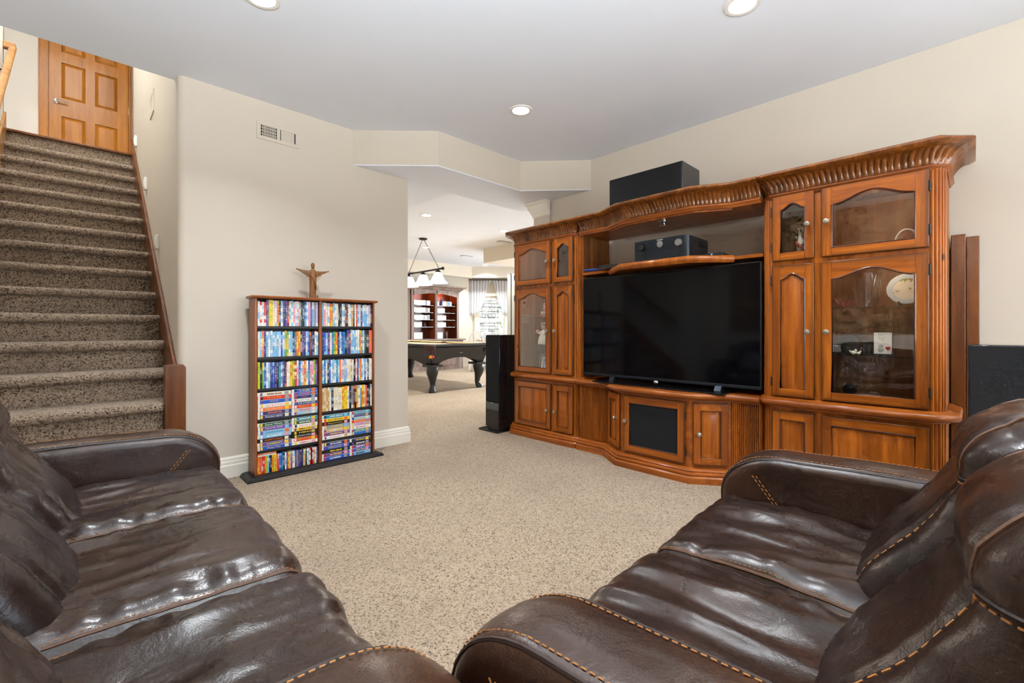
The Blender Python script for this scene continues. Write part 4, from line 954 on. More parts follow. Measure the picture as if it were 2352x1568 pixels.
for nm, cat, x0, x1, z, codes, where, hh in ROWS:
    codes = codes.replace(' ', ''); n = len(codes); x = x0; rs = random.Random(len(where)*7+n)
    ws = []
    for i, c in enumerate(codes):
        k = 1.0
        if where.startswith('fourth') and c in 'e': k = 2.3
        if where.startswith('second row of right') and i >= n-2: k = 1.7
        ws.append(k*rs.uniform(.9, 1.1))
    s_ = (x1-x0)/sum(ws)
    for i, c in enumerate(codes):
        w = round(ws[i]*s_, 4)
        h = hh+(rs.choice((0, 0, 0, -.004, .004)) if nm == 'dvd_case' else 0)
        if where.startswith('top row of left') and i < 4: h -= .012
        if where.startswith('second row of right') and i > 12: h += .016
        media(nm, c, x+w/2, SV0+(.006 if nm == 'dvd_case' else .012)+rs.uniform(0, .006), z+.0004, w, h, .118, f'{PALN[c][0]} {cat}, {ordn(i+1)} from left, {where}', cat, 'cases in the '+where); x += w
# two discs lying flat on the cd row
for i, (c, z) in enumerate((('w', .1545), ('o', .1655))):
    o = MB().box(.915, 1.035, SV0+.014, SV0+.135, z, z+.0105).build('cd_case', SP[c], smooth=0, bevel=.001)
    tag(o, ['white disc case lying flat directly on the bottom disc row', 'orange disc case lying on top of the white flat one'][i], 'disc case')
# stacked video tapes lying flat, spines to the room, bottom one first
ST = [(.913, .415, .222, .0268, [('n', 'FINDING NEMO', 'w'), ('n', '', 'o'), ('o', 'THE LION KING', 'e'), ('w', 'LILO & STITCH', 'r'), ('b', 'JONAH', 'y'), ('r', 'The Lion King', 'y'), ('e', '', 'm')], 'left stack, fourth row of left shelf bay'),
      (1.140, .415, .183, .0238, [('c', '', 'y'), ('i', '', 'o'), ('r', 'Pokémon', 'y'), ('n', 'THE STORM', 'w'), ('w', 'The ABC of Safety', 'f'), ('n', 'Barney', 'o'), ('b', '', 'o'), ('b', '', 'y')], 'right stack, fourth row of left shelf bay'),
      (.913, .195, .222, .0275, [('b', 'Peter Pan', 'y'), ('u', '', 'l'), ('k', 'MUPPETS SPACE', 'o'), ('c', '', 'w'), ('c', 'A Charlie Brown Christmas', 'f'), ('u', 'Lady and the TRAMP', 'w'), ('f', 'Snow White', 'w')], 'left stack, fifth row of left shelf bay'),
      (1.140, .195, .183, .0252, [('w', '', 'r'), ('r', 'DADDY DAY CARE', 'y'), ('k', 'JURASSIC PARK', 'e'), ('k', '', 'y'), ('y', '', 'm'), ('w', '', 'p'), ('f', '', 'e'), ('t', '', 'e')], 'right stack, fifth row of left shelf bay'),
      (1.357, .195, .218, .0270, [('w', '', 'p'), ('u', '', 'y'), ('d', '', 'w'), ('s', '', 'y'), ('k', 'Beauty and the Beast', 'y'), ('y', 'BROTHER BEAR', 'k'), ('t', '', 'w')], 'left stack, fifth row of right shelf bay'),
      (1.579, .195, .176, .0240, [('b', '', 't'), ('t', '', 'y'), ('w', '', 'r'), ('i', 'CASPER', 'r'), ('a', 'BETTY BOOP', 'y'), ('c', '', 'y'), ('n', 'The Miracles of Jesus', 'w'), ('t', 'Felix the Cat', 'e')], 'right stack, fifth row of right shelf bay'),
      (1.357, .032, .218, .0280, [('b', '', 'w'), ('u', '', 'y'), ('k', '', 'y'), ('b', 'HERCULES', 'y'), ('n', '', 'w')], 'left stack, bottom row of right shelf bay'),
      (1.579, .032, .176, .0270, [('c', '', 'k'), ('b', '', 'y'), ('u', '', 'w'), ('k', '', 'w'), ('n', '', 'y')], 'right stack, bottom row of right shelf bay')]
rs = random.Random(5)
for x0, z0, w, t_, items, where in ST:
    n = len(items)
    for i, (c, tx, ik) in enumerate(items):
        dx = rs.uniform(-.0015, .002); z = z0+.0004+i*t_
        pos = {0: 'bottom of', n-1: 'top of'}.get(i, ordn(i+1)+' from bottom of')
        T = thing('video_tape', f'{PALN[c][0]} video tape, {pos} {where}', 'video tape', (x0+w/2+dx, SV0+.012, z), 0, 'tapes in the '+where)
        MB().box(-w/2, w/2, .0008, .10, .0004, t_-.0008).build('case', FL['w'] if c != 'k' else FL['k'], T, smooth=0, bevel=.0012)
        MB().box(-w/2+.014, w/2-.002, 0, .0010, .0014, t_-.002).build('printed_spine', FL[c], T, smooth=0)
        MB().box(w/2-.045, w/2-.018, -.0004, .0004, .003, t_-.0035).build('picture_block', FL[R.choice('odesycp')], T, smooth=0)
        MB().box(-w/2+.018, -w/2+.032, -.0004, .0004, .003, t_-.0035).build('logo_block', FL[R.choice('wykru')], T, smooth=0)
        Mt = Matrix.Translation((-.006, -.0006, t_/2))
        if tx: text(tx, w*.52, t_*.50, FL[ik], T, Mt, 'title')
        else:
            mb = MB(); xx = -w*.22
            while xx < w*.2:
                lw = R.uniform(.004, .009); mb.box(xx, xx+lw, -.0006, -.0002, t_*.32, t_*R.uniform(.6, .72)); xx += lw+R.choice((.002, .002, .006))
            mb.build('title', FL[ik], T, smooth=0)
# carved figure on top of the shelf
fig = thing('carved_figure', 'carved wooden robed figure with outstretched arms on the media shelf', 'figurine', (1.312, 3.545, 1.2842))
cw_ = wood('carved_wood', srgb(150, 100, 52), srgb(96, 60, 28), (18, 18, 4), knots=False, rough=.45, coat=.1)
MB().prism([(-.036, 0), (.036, 0), (.031, .026), (-.031, .026)], -.024, .024, 'y').build('base', cw_, fig, smooth=0, bevel=.002)
body = MB(); vs = []; fs = []; LVL = [(.026, .024, .016), (.07, .023, .016), (.11, .024, .017), (.15, .026, .018), (.185, .028, .017), (.205, .030, .015), (.216, .022, .013), (.224, .011, .010), (.232, .010, .010), (.240, .013, .012), (.252, .0145, .014), (.264, .013, .013), (.272, .008, .009), (.275, .002, .003)]
nn = 28
for z, rx, ry in LVL:
    for k in range(nn):
        a = 2*PI*k/nn; f = 1+(.09*math.sin(a*7+z*18) if z < .2 else 0)
        vs.append((rx*f*math.cos(a), ry*f*math.sin(a), z))
for i in range(len(LVL)-1):
    for k in range(nn): fs.append((i*nn+k, i*nn+(k+1) % nn, (i+1)*nn+(k+1) % nn, (i+1)*nn+k))
fs += [tuple(range(nn)), tuple(range((len(LVL)-1)*nn, len(LVL)*nn))]; body.add(vs, fs)
for sg in (-1, 1):
    n_ = 14; vs = []; fs = []
    for i in range(n_+1):
        t = i/n_; x = sg*(.014+.108*t); top = .212+.010*t-.004*math.sin(PI*t); drop = .050*(1-t)**1.6+.009
        drop = drop if t < .8 else .009; y = .011*(1-.55*t)
        vs += [(x, -y, top), (x, y, top), (x, y*.7, top-drop), (x, -y*.7-.0016*abs(math.sin(t*26))*(1 if t < .75 else 0), top-drop)]
    for i in range(n_):
        for j in range(4): fs.append((i*4+j, i*4+(j+1) % 4, (i+1)*4+(j+1) % 4, (i+1)*4+j))
    fs += [(0,1,2,3), (n_*4, n_*4+1, n_*4+2, n_*4+3)]; body.add(vs, fs)
    for q in range(5): body.tube([(sg*(.020+.012*q), -.0095, .208-.002*q), (sg*(.014+.010*q), -.012, .190-.004*q), (sg*(.012+.004*q), -.0165, .165-.008*q)], [.0015, .002, .001], 5)
body.tube([(-.026, -.016, .19), (-.005, -.021, .15), (.016, -.020, .10), (.022, -.014, .066)], [.005, .006, .005, .003], 6)
body.sphere((0, -.0135, .250), .003, .004, .004, 8, 5); body.sphere((0, -.011, .241), .008, .006, .008, 10, 6)
body.build('figure', cw_, fig, smooth=50)
t = MB().box(1.262, 1.270, 3.512, 3.53, 1.2842, 1.306).build('small_plaque', M['steel'], smooth=0, bevel=.001); tag(t, 'tiny grey plaque standing beside the carved figure', 'plaque')
# ------------------------------------------------------------------ ornaments behind the cabinet glass
C = lambda n, *a: plain(n, srgb(*a), .3)
porc = C('porcelain', 238, 232, 216); rose = C('rose_red', 150, 40, 50); leafg = C('leaf_glaze', 150, 160, 110); pinkc = C('pink_glaze', 222, 150, 150); redc = C('red_enamel', 190, 44, 36)
skin = C('doll_face', 214, 160, 120); hairm = C('dark_hair', 40, 30, 26); darkg = C('dark_green_glass', 40, 46, 42)
SH1, SH2, FLO, UPF = .8994, 1.1764, .6054, 1.4754           # shelf surfaces
def petals(mb, c, r, n=14, seed=1):
    rs = random.Random(seed)
    for k in range(n):
        a = k*2.4; q = r*(k/n)**.6
        mb.sphere((c[0]+q*math.cos(a), c[1]+q*math.sin(a)*.6-.3*q, c[2]+q*math.sin(a)*.55), r*.42, r*.16, r*.40, 8, 5)
# crystal vase: fluted wall
t = thing('crystal_vase', 'cut crystal vase on the upper glass shelf of the right tower', 'vase', (3.33, .435, SH2))
vs = []; fs = []; n = 48; prof = [(.040, .0), (.044, .004), (.052, .05), (.062, .12), (.068, .20), (.066, .21), (.060, .20), (.052, .12), (.040, .05), (.030, .014), (.002, .012)]
for i, (r, z) in enumerate(prof):
    for k in range(n):
        f = 1+(.05*math.cos(k*2*PI/n*16) if 0 < i < 4 else 0); a = 2*PI*k/n; vs.append((r*f*math.cos(a), r*f*math.sin(a), z))
for i in range(len(prof)-1):
    for k in range(n): fs.append((i*n+k, i*n+(k+1) % n, (i+1)*n+(k+1) % n, (i+1)*n+k))
fs.append(tuple(range(n))); MB().add(vs, fs).build('vessel', M['crystal'], t, smooth=20)
# plate on a stand
t = thing('display_plate', 'flower-painted porcelain plate on a black stand on the upper glass shelf', 'plate', (3.42, .265, SH2))
Mp = Matrix.Translation((0, 0, .100)) @ Matrix.Rotation(math.radians(-75), 4, 'Y')
pp = N('painted_plate'); _c = pp.coord(); _n = pp.noise(_c, 22, 3); pp.set(Base_Color=pp.ramp(_n, [(.42, srgb(240,236,220)), (.56, srgb(236,230,208)), (.6, srgb(150,160,100)), (.7, srgb(230,140,80))]), Roughness=.2)
MB().lathe([(.001, .0), (.055, .0), (.062, .004), (.090, .012), (.092, .015), (.060, .010), (.001, .005)], n=36, M=Mp).build('plate', pp.m, t, smooth=50)
MB().lathe([(.062, .0055), (.064, .012), (.089, .0175), (.0895, .0135)], n=36, M=Mp, caps=False).build('blue_rim', C('pale_blue_rim', 205, 220, 226), t)
for y in (-.035, .035): MB().tube([(-.045, y, .03), (-.03, y, .008), (.03, y, .006), (.035, y, .09)], .005).build('stand', M['black'], t)
# greeting plaque
t = thing('greeting_plaque', 'white plaque with script lettering and a small bear holding a red heart', 'plaque', (3.30, .362, SH1))
MB().box(0, .012, -.040, .040, .008, .130).build('tile', porc, t, bevel=.002); MB().box(-.03, .05, -.055, .055, 0, .008).build('base', M['black'], t, bevel=.001)
Rt = Matrix.Rotation(-PI/2, 4, 'Z')
for s_, z, w in (('Mom,', .118, .028), ('I Love', .104, .034), ('You', .090, .020)): text(s_, w, .011, M['gold'], t, Matrix.Translation((-.0006, .006, z)) @ Rt)
be = MB().sphere((-.001, .008, .034), .0015, .014, .016, 12, 7); be.sphere((-.001, .008, .055), .0015, .010, .008, 12, 7); be.build('bear_drawing', C('bear_grey', 190, 184, 168), t)
he = MB().sphere((-.002, -.018, .044), .0015, .007, .007, 10, 6); he.sphere((-.002, -.028, .044), .0015, .007, .007, 10, 6); he.prism([(-.034, .042), (-.012, .042), (-.023, .030)], -.0032, -.0008, 'x'); he.build('heart', redc, t)
# dark books, oval frame, lettered slate, small figurines on the lower glass shelf
for i, y in enumerate((.452, .428)):
    o = MB().box(3.36, 3.48, y-.011, y+.011, SH1, SH1+.085).build('small_book', darkg, smooth=0, bevel=.002); tag(o, ['dark green little book left of its twin beside the greeting plaque', 'dark green little book right of its twin beside the greeting plaque'][i], 'book')
t = thing('oval_dish', 'round dark glass dish standing upright behind the small slate', 'dish', (3.45, .545, SH1))
MB().lathe([(.001, 0), (.05, 0), (.058, .006), (.052, .008), (.001, .004)], n=28, M=Matrix.Translation((0, 0, .057)) @ Matrix.Rotation(math.radians(-82), 4, 'Y')).build('bowl', darkg, t); MB().tube([(0, .055*math.cos(a), .057+.058*math.sin(a)) for a in [2*PI*k/28 for k in range(28)]], .003, 6, True).build('silver_rim', M['steel'], t)
t = thing('lettered_slate', 'small black slate with rows of white lettering on the lower glass shelf', 'plaque', (3.38, .592, SH1))
MB().box(0, .006, -.026, .026, 0, .058).build('tile', M['black'], t); mb = MB()
for r_ in range(5):
    y = .020
    while y > -.018: w = R.uniform(.004, .010); mb.box(-.0008, 0, y-w, y, .010+r_*.009, .0145+r_*.009); y -= w+.003
mb.build('lettering', M['paper'], t, smooth=0)
for i, (y, s_) in enumerate(((.633, 1.0), (.50, .8), (.475, .6))):
    t = thing('white_figurine', ['small white porcelain bird at the far left of the lower glass shelf', 'tiny white porcelain animal beside the lettered slate', 'smallest white porcelain animal next to the dark books'][i], 'figurine', (3.32, y, SH1), 0, 'small white figurines')
    mb = MB().sphere((0, 0, .014*s_), .012*s_, .018*s_, .014*s_, 12, 7); mb.sphere((0, -.014*s_, .030*s_), .009*s_, .009*s_, .010*s_, 10, 6); mb.tube([(0, .012*s_, .016*s_), (0, .026*s_, .030*s_)], [.006*s_, .002*s_]); mb.build('body', porc, t)
# candle jar, trinket box, dark disc on the cabinet floor
t = thing('candle_jar', 'domed glass candle jar with a printed label on the cabinet floor', 'candle', (3.31, .405, FLO))
MB().lathe([(.033, 0), (.035, .004), (.035, .058), (.033, .062), (.030, .062), (.030, .006), (.002, .005)], n=28).build('jar', C('candle_wax', 236, 226, 206), t); MB().lathe([(.0355, .030), (.0355, .052)], n=28, caps=False).build('dark_label', C('label_dark', 60, 40, 26), t)
MB().lathe([(.0358, .004), (.0358, .028)], n=28, caps=False).build('white_label', M['paper'], t); MB().lathe([(.036, .062), (.037, .066), (.034, .082), (.024, .095), (.008, .101), (.001, .102)], n=28).build('dome_lid', M['crystal'], t)
t = thing('trinket_box', 'low dark red trinket box with beads on top on the cabinet floor', 'box', (3.36, .565, FLO)); MB().box(-.03, .06, -.065, .065, 0, .030).build('box', C('dark_red', 110, 34, 36), t, bevel=.003)
mb = MB()
for k in range(40): mb.sphere((R.uniform(-.025, .05), R.uniform(-.06, .06), .033), R.uniform(.003, .006), nu=6, nv=4)
mb.build('beads', C('bead', 150, 96, 70), t, kind='stuff')
t = thing('dark_disc', 'small dark disc standing on edge behind the trinket box', 'ornament', (3.50, .545, FLO)); MB().lathe([(.001, 0), (.036, 0), (.036, .006), (.001, .006)], n=24, M=Matrix.Translation((0, 0, .065)) @ Matrix.Rotation(-PI/2, 4, 'Y')).build('disc', M['satin'], t); MB().box(-.012, .012, -.02, .02, 0, .032).build('stand', M['black'], t)
t = thing('pink_flower_glass', 'pink glass flower ornament left of the crystal vase', 'ornament', (3.42, .560, SH2)); mb = MB()
for k in range(9): a = k*.7; mb.tube([(0, 0, .004), (.012*math.cos(a), .03*math.sin(a), .03), (.02*math.cos(a), .05*math.sin(a), .045+.01*(k % 3))], [.004, .006, .001], 6)
mb.build('petals', C('pink_glass', 160, 70, 70), t); MB().lathe([(.02, 0), (.02, .005)], n=16).build('base', M['crystal'], t)
# flower basket and rose vase in the upper compartments
t = thing('flower_basket', 'porcelain basket with a dark rose under an arched handle', 'ornament', (3.34, .262, UPF))
MB().lathe([(.030, 0), (.040, .004), (.052, .040), (.056, .050), (.050, .048), (.036, .010), (.002, .008)], n=24).build('basket', porc, t); MB().tube([(0, .052*math.cos(a), .048+.085*math.sin(a)) for a in [PI*k/18 for k in range(19)]], .005, 8).build('handle', porc, t)
mb = MB(); petals(mb, (-.02, .005, .070), .030, 14); mb.build('rose', rose, t); mb = MB(); petals(mb, (-.02, -.034, .060), .016, 9); petals(mb, (-.015, .045, .050), .016, 9, 2); mb.build('small_roses', pinkc, t)
mb = MB()
for k in range(8): a = k*.8; mb.sphere((-.03, .042*math.cos(a), .046+.010*math.sin(a)), .004, .016, .009, 8, 5)
mb.build('leaves', leafg, t)
t = thing('rose_vase', 'tall cream vase with a red rose in the small upper glass door', 'vase', (3.33, .772, UPF)); MB().lathe([(.026, 0), (.030, .004), (.022, .03), (.020, .06), (.026, .10), (.018, .15), (.014, .18), (.024, .215), (.026, .218), (.012, .18), (.002, .178)], n=24).build('vessel', porc, t)
mb = MB(); petals(mb, (-.024, .008, .105), .036, 16, 3); mb.build('rose', C('coral_rose', 196, 84, 70), t); mb = MB()
for k in range(9): mb.sphere((-.022, R.uniform(-.018, .018), R.uniform(.015, .21)), .003, .007, .012, 6, 4)
mb.build('leaves', C('ivy', 70, 84, 50), t)
# left tower
t = thing('snow_globe', 'red based snow globe on the upper glass shelf of the left tower', 'snow globe', (3.34, 2.965, SH2)); MB().lathe([(.050, 0), (.052, .008), (.042, .018), (.042, .046), (.030, .050)], n=28).build('base', redc, t); MB().lathe([(.0425, .022), (.0425, .044)], n=28, caps=False).build('base_band', porc, t)
MB().sphere((0, 0, .088), .044, nu=22, nv=14).build('globe', M['crystal'], t); mb = MB().sphere((0, 0, .075), .018, .018, .026); mb.sphere((0, .012, .105), .010); mb.build('figure_inside', pinkc, t)
t = thing('doll_figurine', 'dark-haired doll in a cream dress on the lower glass shelf of the left tower', 'doll', (3.34, 2.975, SH1)); MB().lathe([(.060, 0), (.064, .01), (.056, .06), (.040, .10), (.028, .135), (.012, .145)], n=28).build('dress', porc, t); MB().sphere((0, 0, .172), .030).build('head', skin, t)
mb = MB().sphere((.008, 0, .178), .033, .036, .034); mb.build('hair', hairm, t); mb = MB().sphere((-.008, .018, .202), .010, .014, .010); mb.sphere((-.008, -.010, .204), .010, .014, .010); mb.build('hair_bow', porc, t); MB().sphere((-.035, .058, .125), .012, .020, .020).build('rattle', pinkc, t)
mb = MB().tube([(-.01, .026, .128), (-.03, .045, .105), (-.035, .056, .118)], [.012, .010, .007]); mb.tube([(-.01, -.026, .128), (-.04, -.03, .095)], [.012, .008]); mb.build('sleeve', porc, t)
def pframe(label, loc, rz, w, h):
    t = thing('picture_frame', label, 'picture frame', loc, rz, 'framed photos of the left tower'); Mt = Matrix.Rotation(math.radians(-14), 4, 'X'); f = MB(); e = .016
    for x0, x1, z0, z1 in ((-w/2, w/2, 0, e), (-w/2, w/2, h-e, h), (-w/2, -w/2+e, e, h-e), (w/2-e, w/2, e, h-e)): f.box(x0, x1, -.010, .006, z0, z1, Mt)
    f.build('frame', porc if w > .11 else M['cherry'], t, bevel=.002); MB().box(-w/2+e, w/2-e, -.002, .002, e, h-e, Mt).build('print', C('photo_blue', 126, 158, 176), t); mb = MB().sphere((0, -.003, h*.5), w*.16, .001, h*.20, 14, 7, Mt); mb.build('pictured_shape', C('photo_grey', 200, 205, 205), t); MB().box(-.015, .015, .02, .05, 0, .05).build('easel', M['black'], t)
pframe('cream picture frame leaning on the floor of the left tower', (3.33, 2.955, FLO), -PI/2, .125, .165)
pframe('narrow wooden picture frame behind the cream one in the left tower', (3.42, 3.055, FLO), -PI/2+.5, .10, .20)
t = thing('crystal_candlestick', 'crystal candlestick behind the small upper glass door of the left tower', 'candlestick', (3.34, 2.655, UPF)); MB().lathe([(.034, 0), (.036, .008), (.012, .02), (.018, .05), (.010, .075), (.024, .11), (.010, .15), (.016, .19), (.004, .215), (.002, .24)], n=14).build('stem', M['crystal'], t, smooth=0)
# ------------------------------------------------------------------ far room: pool table
felt = plain('tan_felt', srgb(206, 172, 126), .95, spec=.1); pl = thing('pool_table', 'black pool table with tan cloth and leather fringed pockets', 'pool table', (4.725, 7.375, 0))
hx, hy = .675, 1.325
MB().box(-hx+.13, hx-.13, -hy+.13, hy-.13, .735, .765).build('playing_bed', felt, pl, smooth=0)
rail = [(-.14, .725), (0, .725), (.004, .745), (-.004, .752), (.010, .765), (.010, .795), (0, .803), (-.085, .803), (-.09, .79), (-.14, .79)]
loop = [(-hx, -hy), (hx, -hy), (hx, hy), (-hx, hy)]
for i in range(4):
    p, q = V(*loop[i]), V(*loop[(i+1) % 4]); d = (q-p).normalized(); halves = [(.06, .94)] if i % 2 == 0 else [(.035, .475), (.525, .965)]
    for a, b in halves:
        A0, B0 = p.lerp(q, a), p.lerp(q, b)
        MB().sweep(rail, [A0, B0], -1).build('rail', M['ebony'], pl, smooth=30)
        nn_ = V(-d.y, d.x); MB().sweep([(-.135, .762), (-.092, .762), (-.088, .802), (-.125, .802), (-.14, .785)], [A0, B0], -1).build('cushion', felt, pl, smooth=0)
for i in range(4):
    p, q = V(*loop[i]), V(*loop[(i+1) % 4]); d = (q-p).normalized(); nn_ = V(d.y, -d.x); L = (q-p).length; n_ = 20; vs = []; fs = []
    for k in range(n_+1):
        t_ = k/n_; s0 = .05+(L-.10)*t_; s1 = .13+(L-.26)*t_; ar = .46+.11*max(0, math.sin(PI*(t_-.12)/.76))**.6 if .12 < t_ < .88 else .46
        for dd in (0, -.03):
            a = p+d*s0+nn_*(-.04+dd); b = p+d*s1+nn_*(-.12+dd); f_ = (ar-.46)/.27; b2 = b+(a-b)*f_
            vs += [(a.x, a.y, .73), (b2.x, b2.y, ar)]
    for k in range(n_):
        a = k*4; fs += [(a, a+4, a+5, a+1), (a+2, a+3, a+7, a+6), (a+1, a+5, a+7, a+3), (a, a+2, a+6, a+4)]
    MB().add(vs, fs).build('apron', M['ebony'], pl, smooth=30)
mb = MB().box(-.05, .05, -hy+.068, -hy+.074, .655, .668); 
MB().prism([(-.035+.07*k/8, .655-.012*math.sin(PI*k/8)) for k in range(9)], -hy+.045, -hy+.056, 'y').build('name_plate', M['steel'], pl)
for sx in (-1, 1):
    for sy in (-1, 1):
        lx, ly = sx*(hx-.19), sy*(hy-.19); ox, oy = sx*.707, sy*.707
        MB().box(lx-.125, lx+.125, ly-.125, ly+.125, .425, .462).build('leg_block', M['ebony'], pl, bevel=.008)
        pts = [(0, .43, .098), (.012, .38, .102), (.022, .32, .098), (.012, .25, .074), (-.006, .17, .052), (-.010, .10, .046), (.010, .05, .056), (.032, .028, .062), (.038, 0, .058)]
        MB().tube([(lx+o_*ox, ly+o_*oy, z) for o_, z, r in pts], [r for o_, z, r in pts], 10).build('leg', M['ebony'], pl, smooth=60)
pleath = plain('pocket_leather', srgb(72, 44, 42), .6)
for px_, py_ in [(sx*hx, sy*hy) for sx in (-1, 1) for sy in (-1, 1)]+[(-hx, 0), (hx, 0)]:
    ox = -.05*(1 if px_ > 0 else -1); oy = -.05*(1 if py_ > 0 else (-1 if py_ < 0 else 0))
    pk = MB().lathe([(.082, .80), (.090, .79), (.086, .74), (.07, .70), (.05, .69), (.04, .69), (.068, .74), (.07, .80)], (px_+ox, py_+oy, 0), 18).build('pocket', pleath, pl)
    mb = MB()
    for k in range(22): a = 2*PI*k/22; r_ = .088; mb.tube([(px_+ox+r_*math.cos(a), py_+oy+r_*math.sin(a), .745), (px_+ox+r_*math.cos(a), py_+oy+r_*math.sin(a), .62+.02*math.sin(k*3))], .005, 5)
    mb.build('fringe', pleath, pk)
for i, (dx, dy, col) in enumerate(((-.03, -.05, (226, 150, 30)), (.0, -.065, (200, 60, 24)))):
    o = MB().sphere((4.05+.05+dx, 6.05+.05+dy+.0, .60), .028).build('pool_ball', C('ball_%d' % i, *col)); tag(o, ['yellow pool ball hanging in the near corner pocket net', 'orange pool ball hanging in the near corner pocket net'][i], 'pool ball', 'balls in the near pocket')
# pool lamp
lmp = thing('billiard_lamp', 'three-shade billiard lamp hanging by chains over the pool table', 'pendant lamp', (4.66, 7.17, H))
MB().lathe([(.075, 0), (.078, -.012), (.06, -.028), (.02, -.034)], n=20).build('canopy', M['iron'], lmp); MB().tube([(0, -.62, -.62), (0, .62, -.62)], .018, 8).build('bar', M['iron'], lmp)
for sy in (-1, 1):
    MB().sphere((0, sy*.63, -.62), .030).build('bar_end', M['iron'], lmp); mb = MB(); a0, a1 = V(0, sy*.03, -.03), V(0, sy*.50, -.60); n_ = 22
    for k in range(n_):
        c0 = a0.lerp(a1, k/n_); c1 = a0.lerp(a1, (k+1.25)/n_); d = (c1-c0); pr = V(1, 0, 0) if k % 2 else d.normalized().cross(V(1, 0, 0)); w_ = .009
        mb.tube([c0+pr*w_*.4, c0+pr*w_+d*.3, c0+pr*w_+d*.7, c1+pr*w_*.4, c1-pr*w_*.4, c0-pr*w_+d*.7, c0-pr*w_+d*.3, c0-pr*w_*.4], .0025, 4, True)
    mb.build('chain', M['iron'], lmp)
shade = N('lamp_glass'); shade.set(Base_Color=(.95,.94,.9,1), Roughness=.3, Emission_Color=(1,.97,.92,1), Emission_Strength=1.6)
for y in (-.48, 0, .48):
    MB().lathe([(.03, -.64), (.05, -.66), (.06, -.68)], (0, y, 0), 16).build('shade_fitter', M['iron'], lmp); sd_ = MB().lathe([(.055, -.675), (.070, -.70), (.100, -.77), (.125, -.82), (.165, -.855), (.178, -.865), (.172, -.868), (.118, -.825), (.062, -.70), (.05, -.68)], (0, y, 0), 28, caps=False).build('shade', shade.m, lmp)
    l = bpy.data.lights.new('bulb', 'POINT'); l.energy = 14; l.shadow_soft_size = .04; l.color = (1, .93, .82); lo = bpy.data.objects.new('bulb', l); COL.objects.link(lo); lo.parent = lmp; lo.location = (0, y, -.90)
# ------------------------------------------------------------------ far bookcase
greyw = wood('weathered_wood', srgb(150, 132, 122), srgb(104, 84, 76), (10, 10, 1.4), knots=False, rough=.5, coat=0); redw = wood('mahogany_inside', srgb(130, 58, 26), srgb(84, 32, 14), (8, 8, 1.2), knots=False, rough=.4, coat=.1)
bc = thing('bookcase', 'tall grey-brown bookcase with two lit bays behind the pool table', 'bookcase', (6.58, 9.50, 0)); X = lambda u: u-6.58
for nm_, mt_, bx_ in (('base_cabinet', greyw, (5.60, 7.42, 0, .38, 0, .755)), ('stile', greyw, (5.86, 5.92, .02, .36, .80, 2.05)), ('stile', greyw, (7.24, 7.30, .02, .36, .80, 2.05)), ('stile', greyw, (6.55, 6.61, .02, .36, .80, 2.05)),
        ('back_panel', redw, (5.90, 7.26, .345, .37, .80, 2.05)), ('lining', redw, (5.92, 5.93, .02, .34, .80, 2.0)), ('lining', redw, (7.23, 7.24, .02, .34, .80, 2.0)), ('lining', redw, (6.54, 6.55, .03, .34, .80, 2.0)), ('lining', redw, (6.61, 6.62, .03, .34, .80, 2.0)), ('base_board', greyw, (5.90, 7.26, .02, .36, .755, .799))):
    MB().box(X(bx_[0]), X(bx_[1]), *bx_[2:]).build(nm_, mt_, bc, smooth=0)
MB().box(X(5.55), X(5.86), .05, .38, .78, 2.04).build('side_wing', wood('brown_side', srgb(110, 74, 48), srgb(80, 50, 32), (10, 10, 1.4), knots=False), bc, smooth=0)
MB().sweep([(-.30, 2.02), (.01, 2.02), (.02, 2.04), (.06, 2.07), (.07, 2.09), (.13, 2.12), (.14, 2.15), (-.30, 2.15)], [(X(5.50), .02), (X(7.32), .02), (X(7.32), .36)], -1).build('cornice', greyw, bc, smooth=0)
MB().sweep([(-.05, .755), (.05, .755), (.06, .77), (.05, .80), (-.05, .80)], [(X(5.50), 0), (X(7.42), 0), (X(7.42), .36)], -1).build('ledge', greyw, bc, smooth=0)
for x0, x1 in ((5.92, 6.55), (6.61, 7.24)):
    ar = [(X(x0), 2.03), (X(x1), 2.03)]+[(X(x1)+(X(x0)-X(x1))*k/16, (1.875+.075*math.sin(PI/2*(k/16 if x0 > 6.2 else 1-k/16)))) for k in range(17)]
    MB().prism(ar, .0, .03, 'y').build('arched_rail', greyw, bc, smooth=0)
    for z in (1.65, 1.467, 1.285, 1.105): MB().box(X(x0)+.012, X(x1)-.012, .06, .33, z-.012, z).build('glass_shelf', M['gedge'], bc, smooth=0)
    MB().box(X(x0)+.05, X(x1)-.05, -.008, 0, .12, .70).build('lower_door', greyw, bc, bevel=.004)
    l = bpy.data.lights.new('cabinet_bulb', 'POINT'); l.energy = 5; l.shadow_soft_size = .03; l.color = (1, .50, .16); lo = bpy.data.objects.new('cabinet_bulb', l); COL.objects.link(lo); lo.parent = bc; lo.location = ((X(x0)+X(x1))/2-.12, .2, 1.93)
bw_ = [C('book_white', 206, 208, 204), C('book_ice', 176, 200, 210), C('book_cream', 200, 190, 170), C('book_brown', 120, 96, 84), C('book_blue', 70, 100, 140)]
NM = ['white', 'pale blue', 'cream', 'brown', 'blue']
SHV = [('top', 1.65), ('second', 1.467), ('third', 1.285), ('fourth', 1.105)]
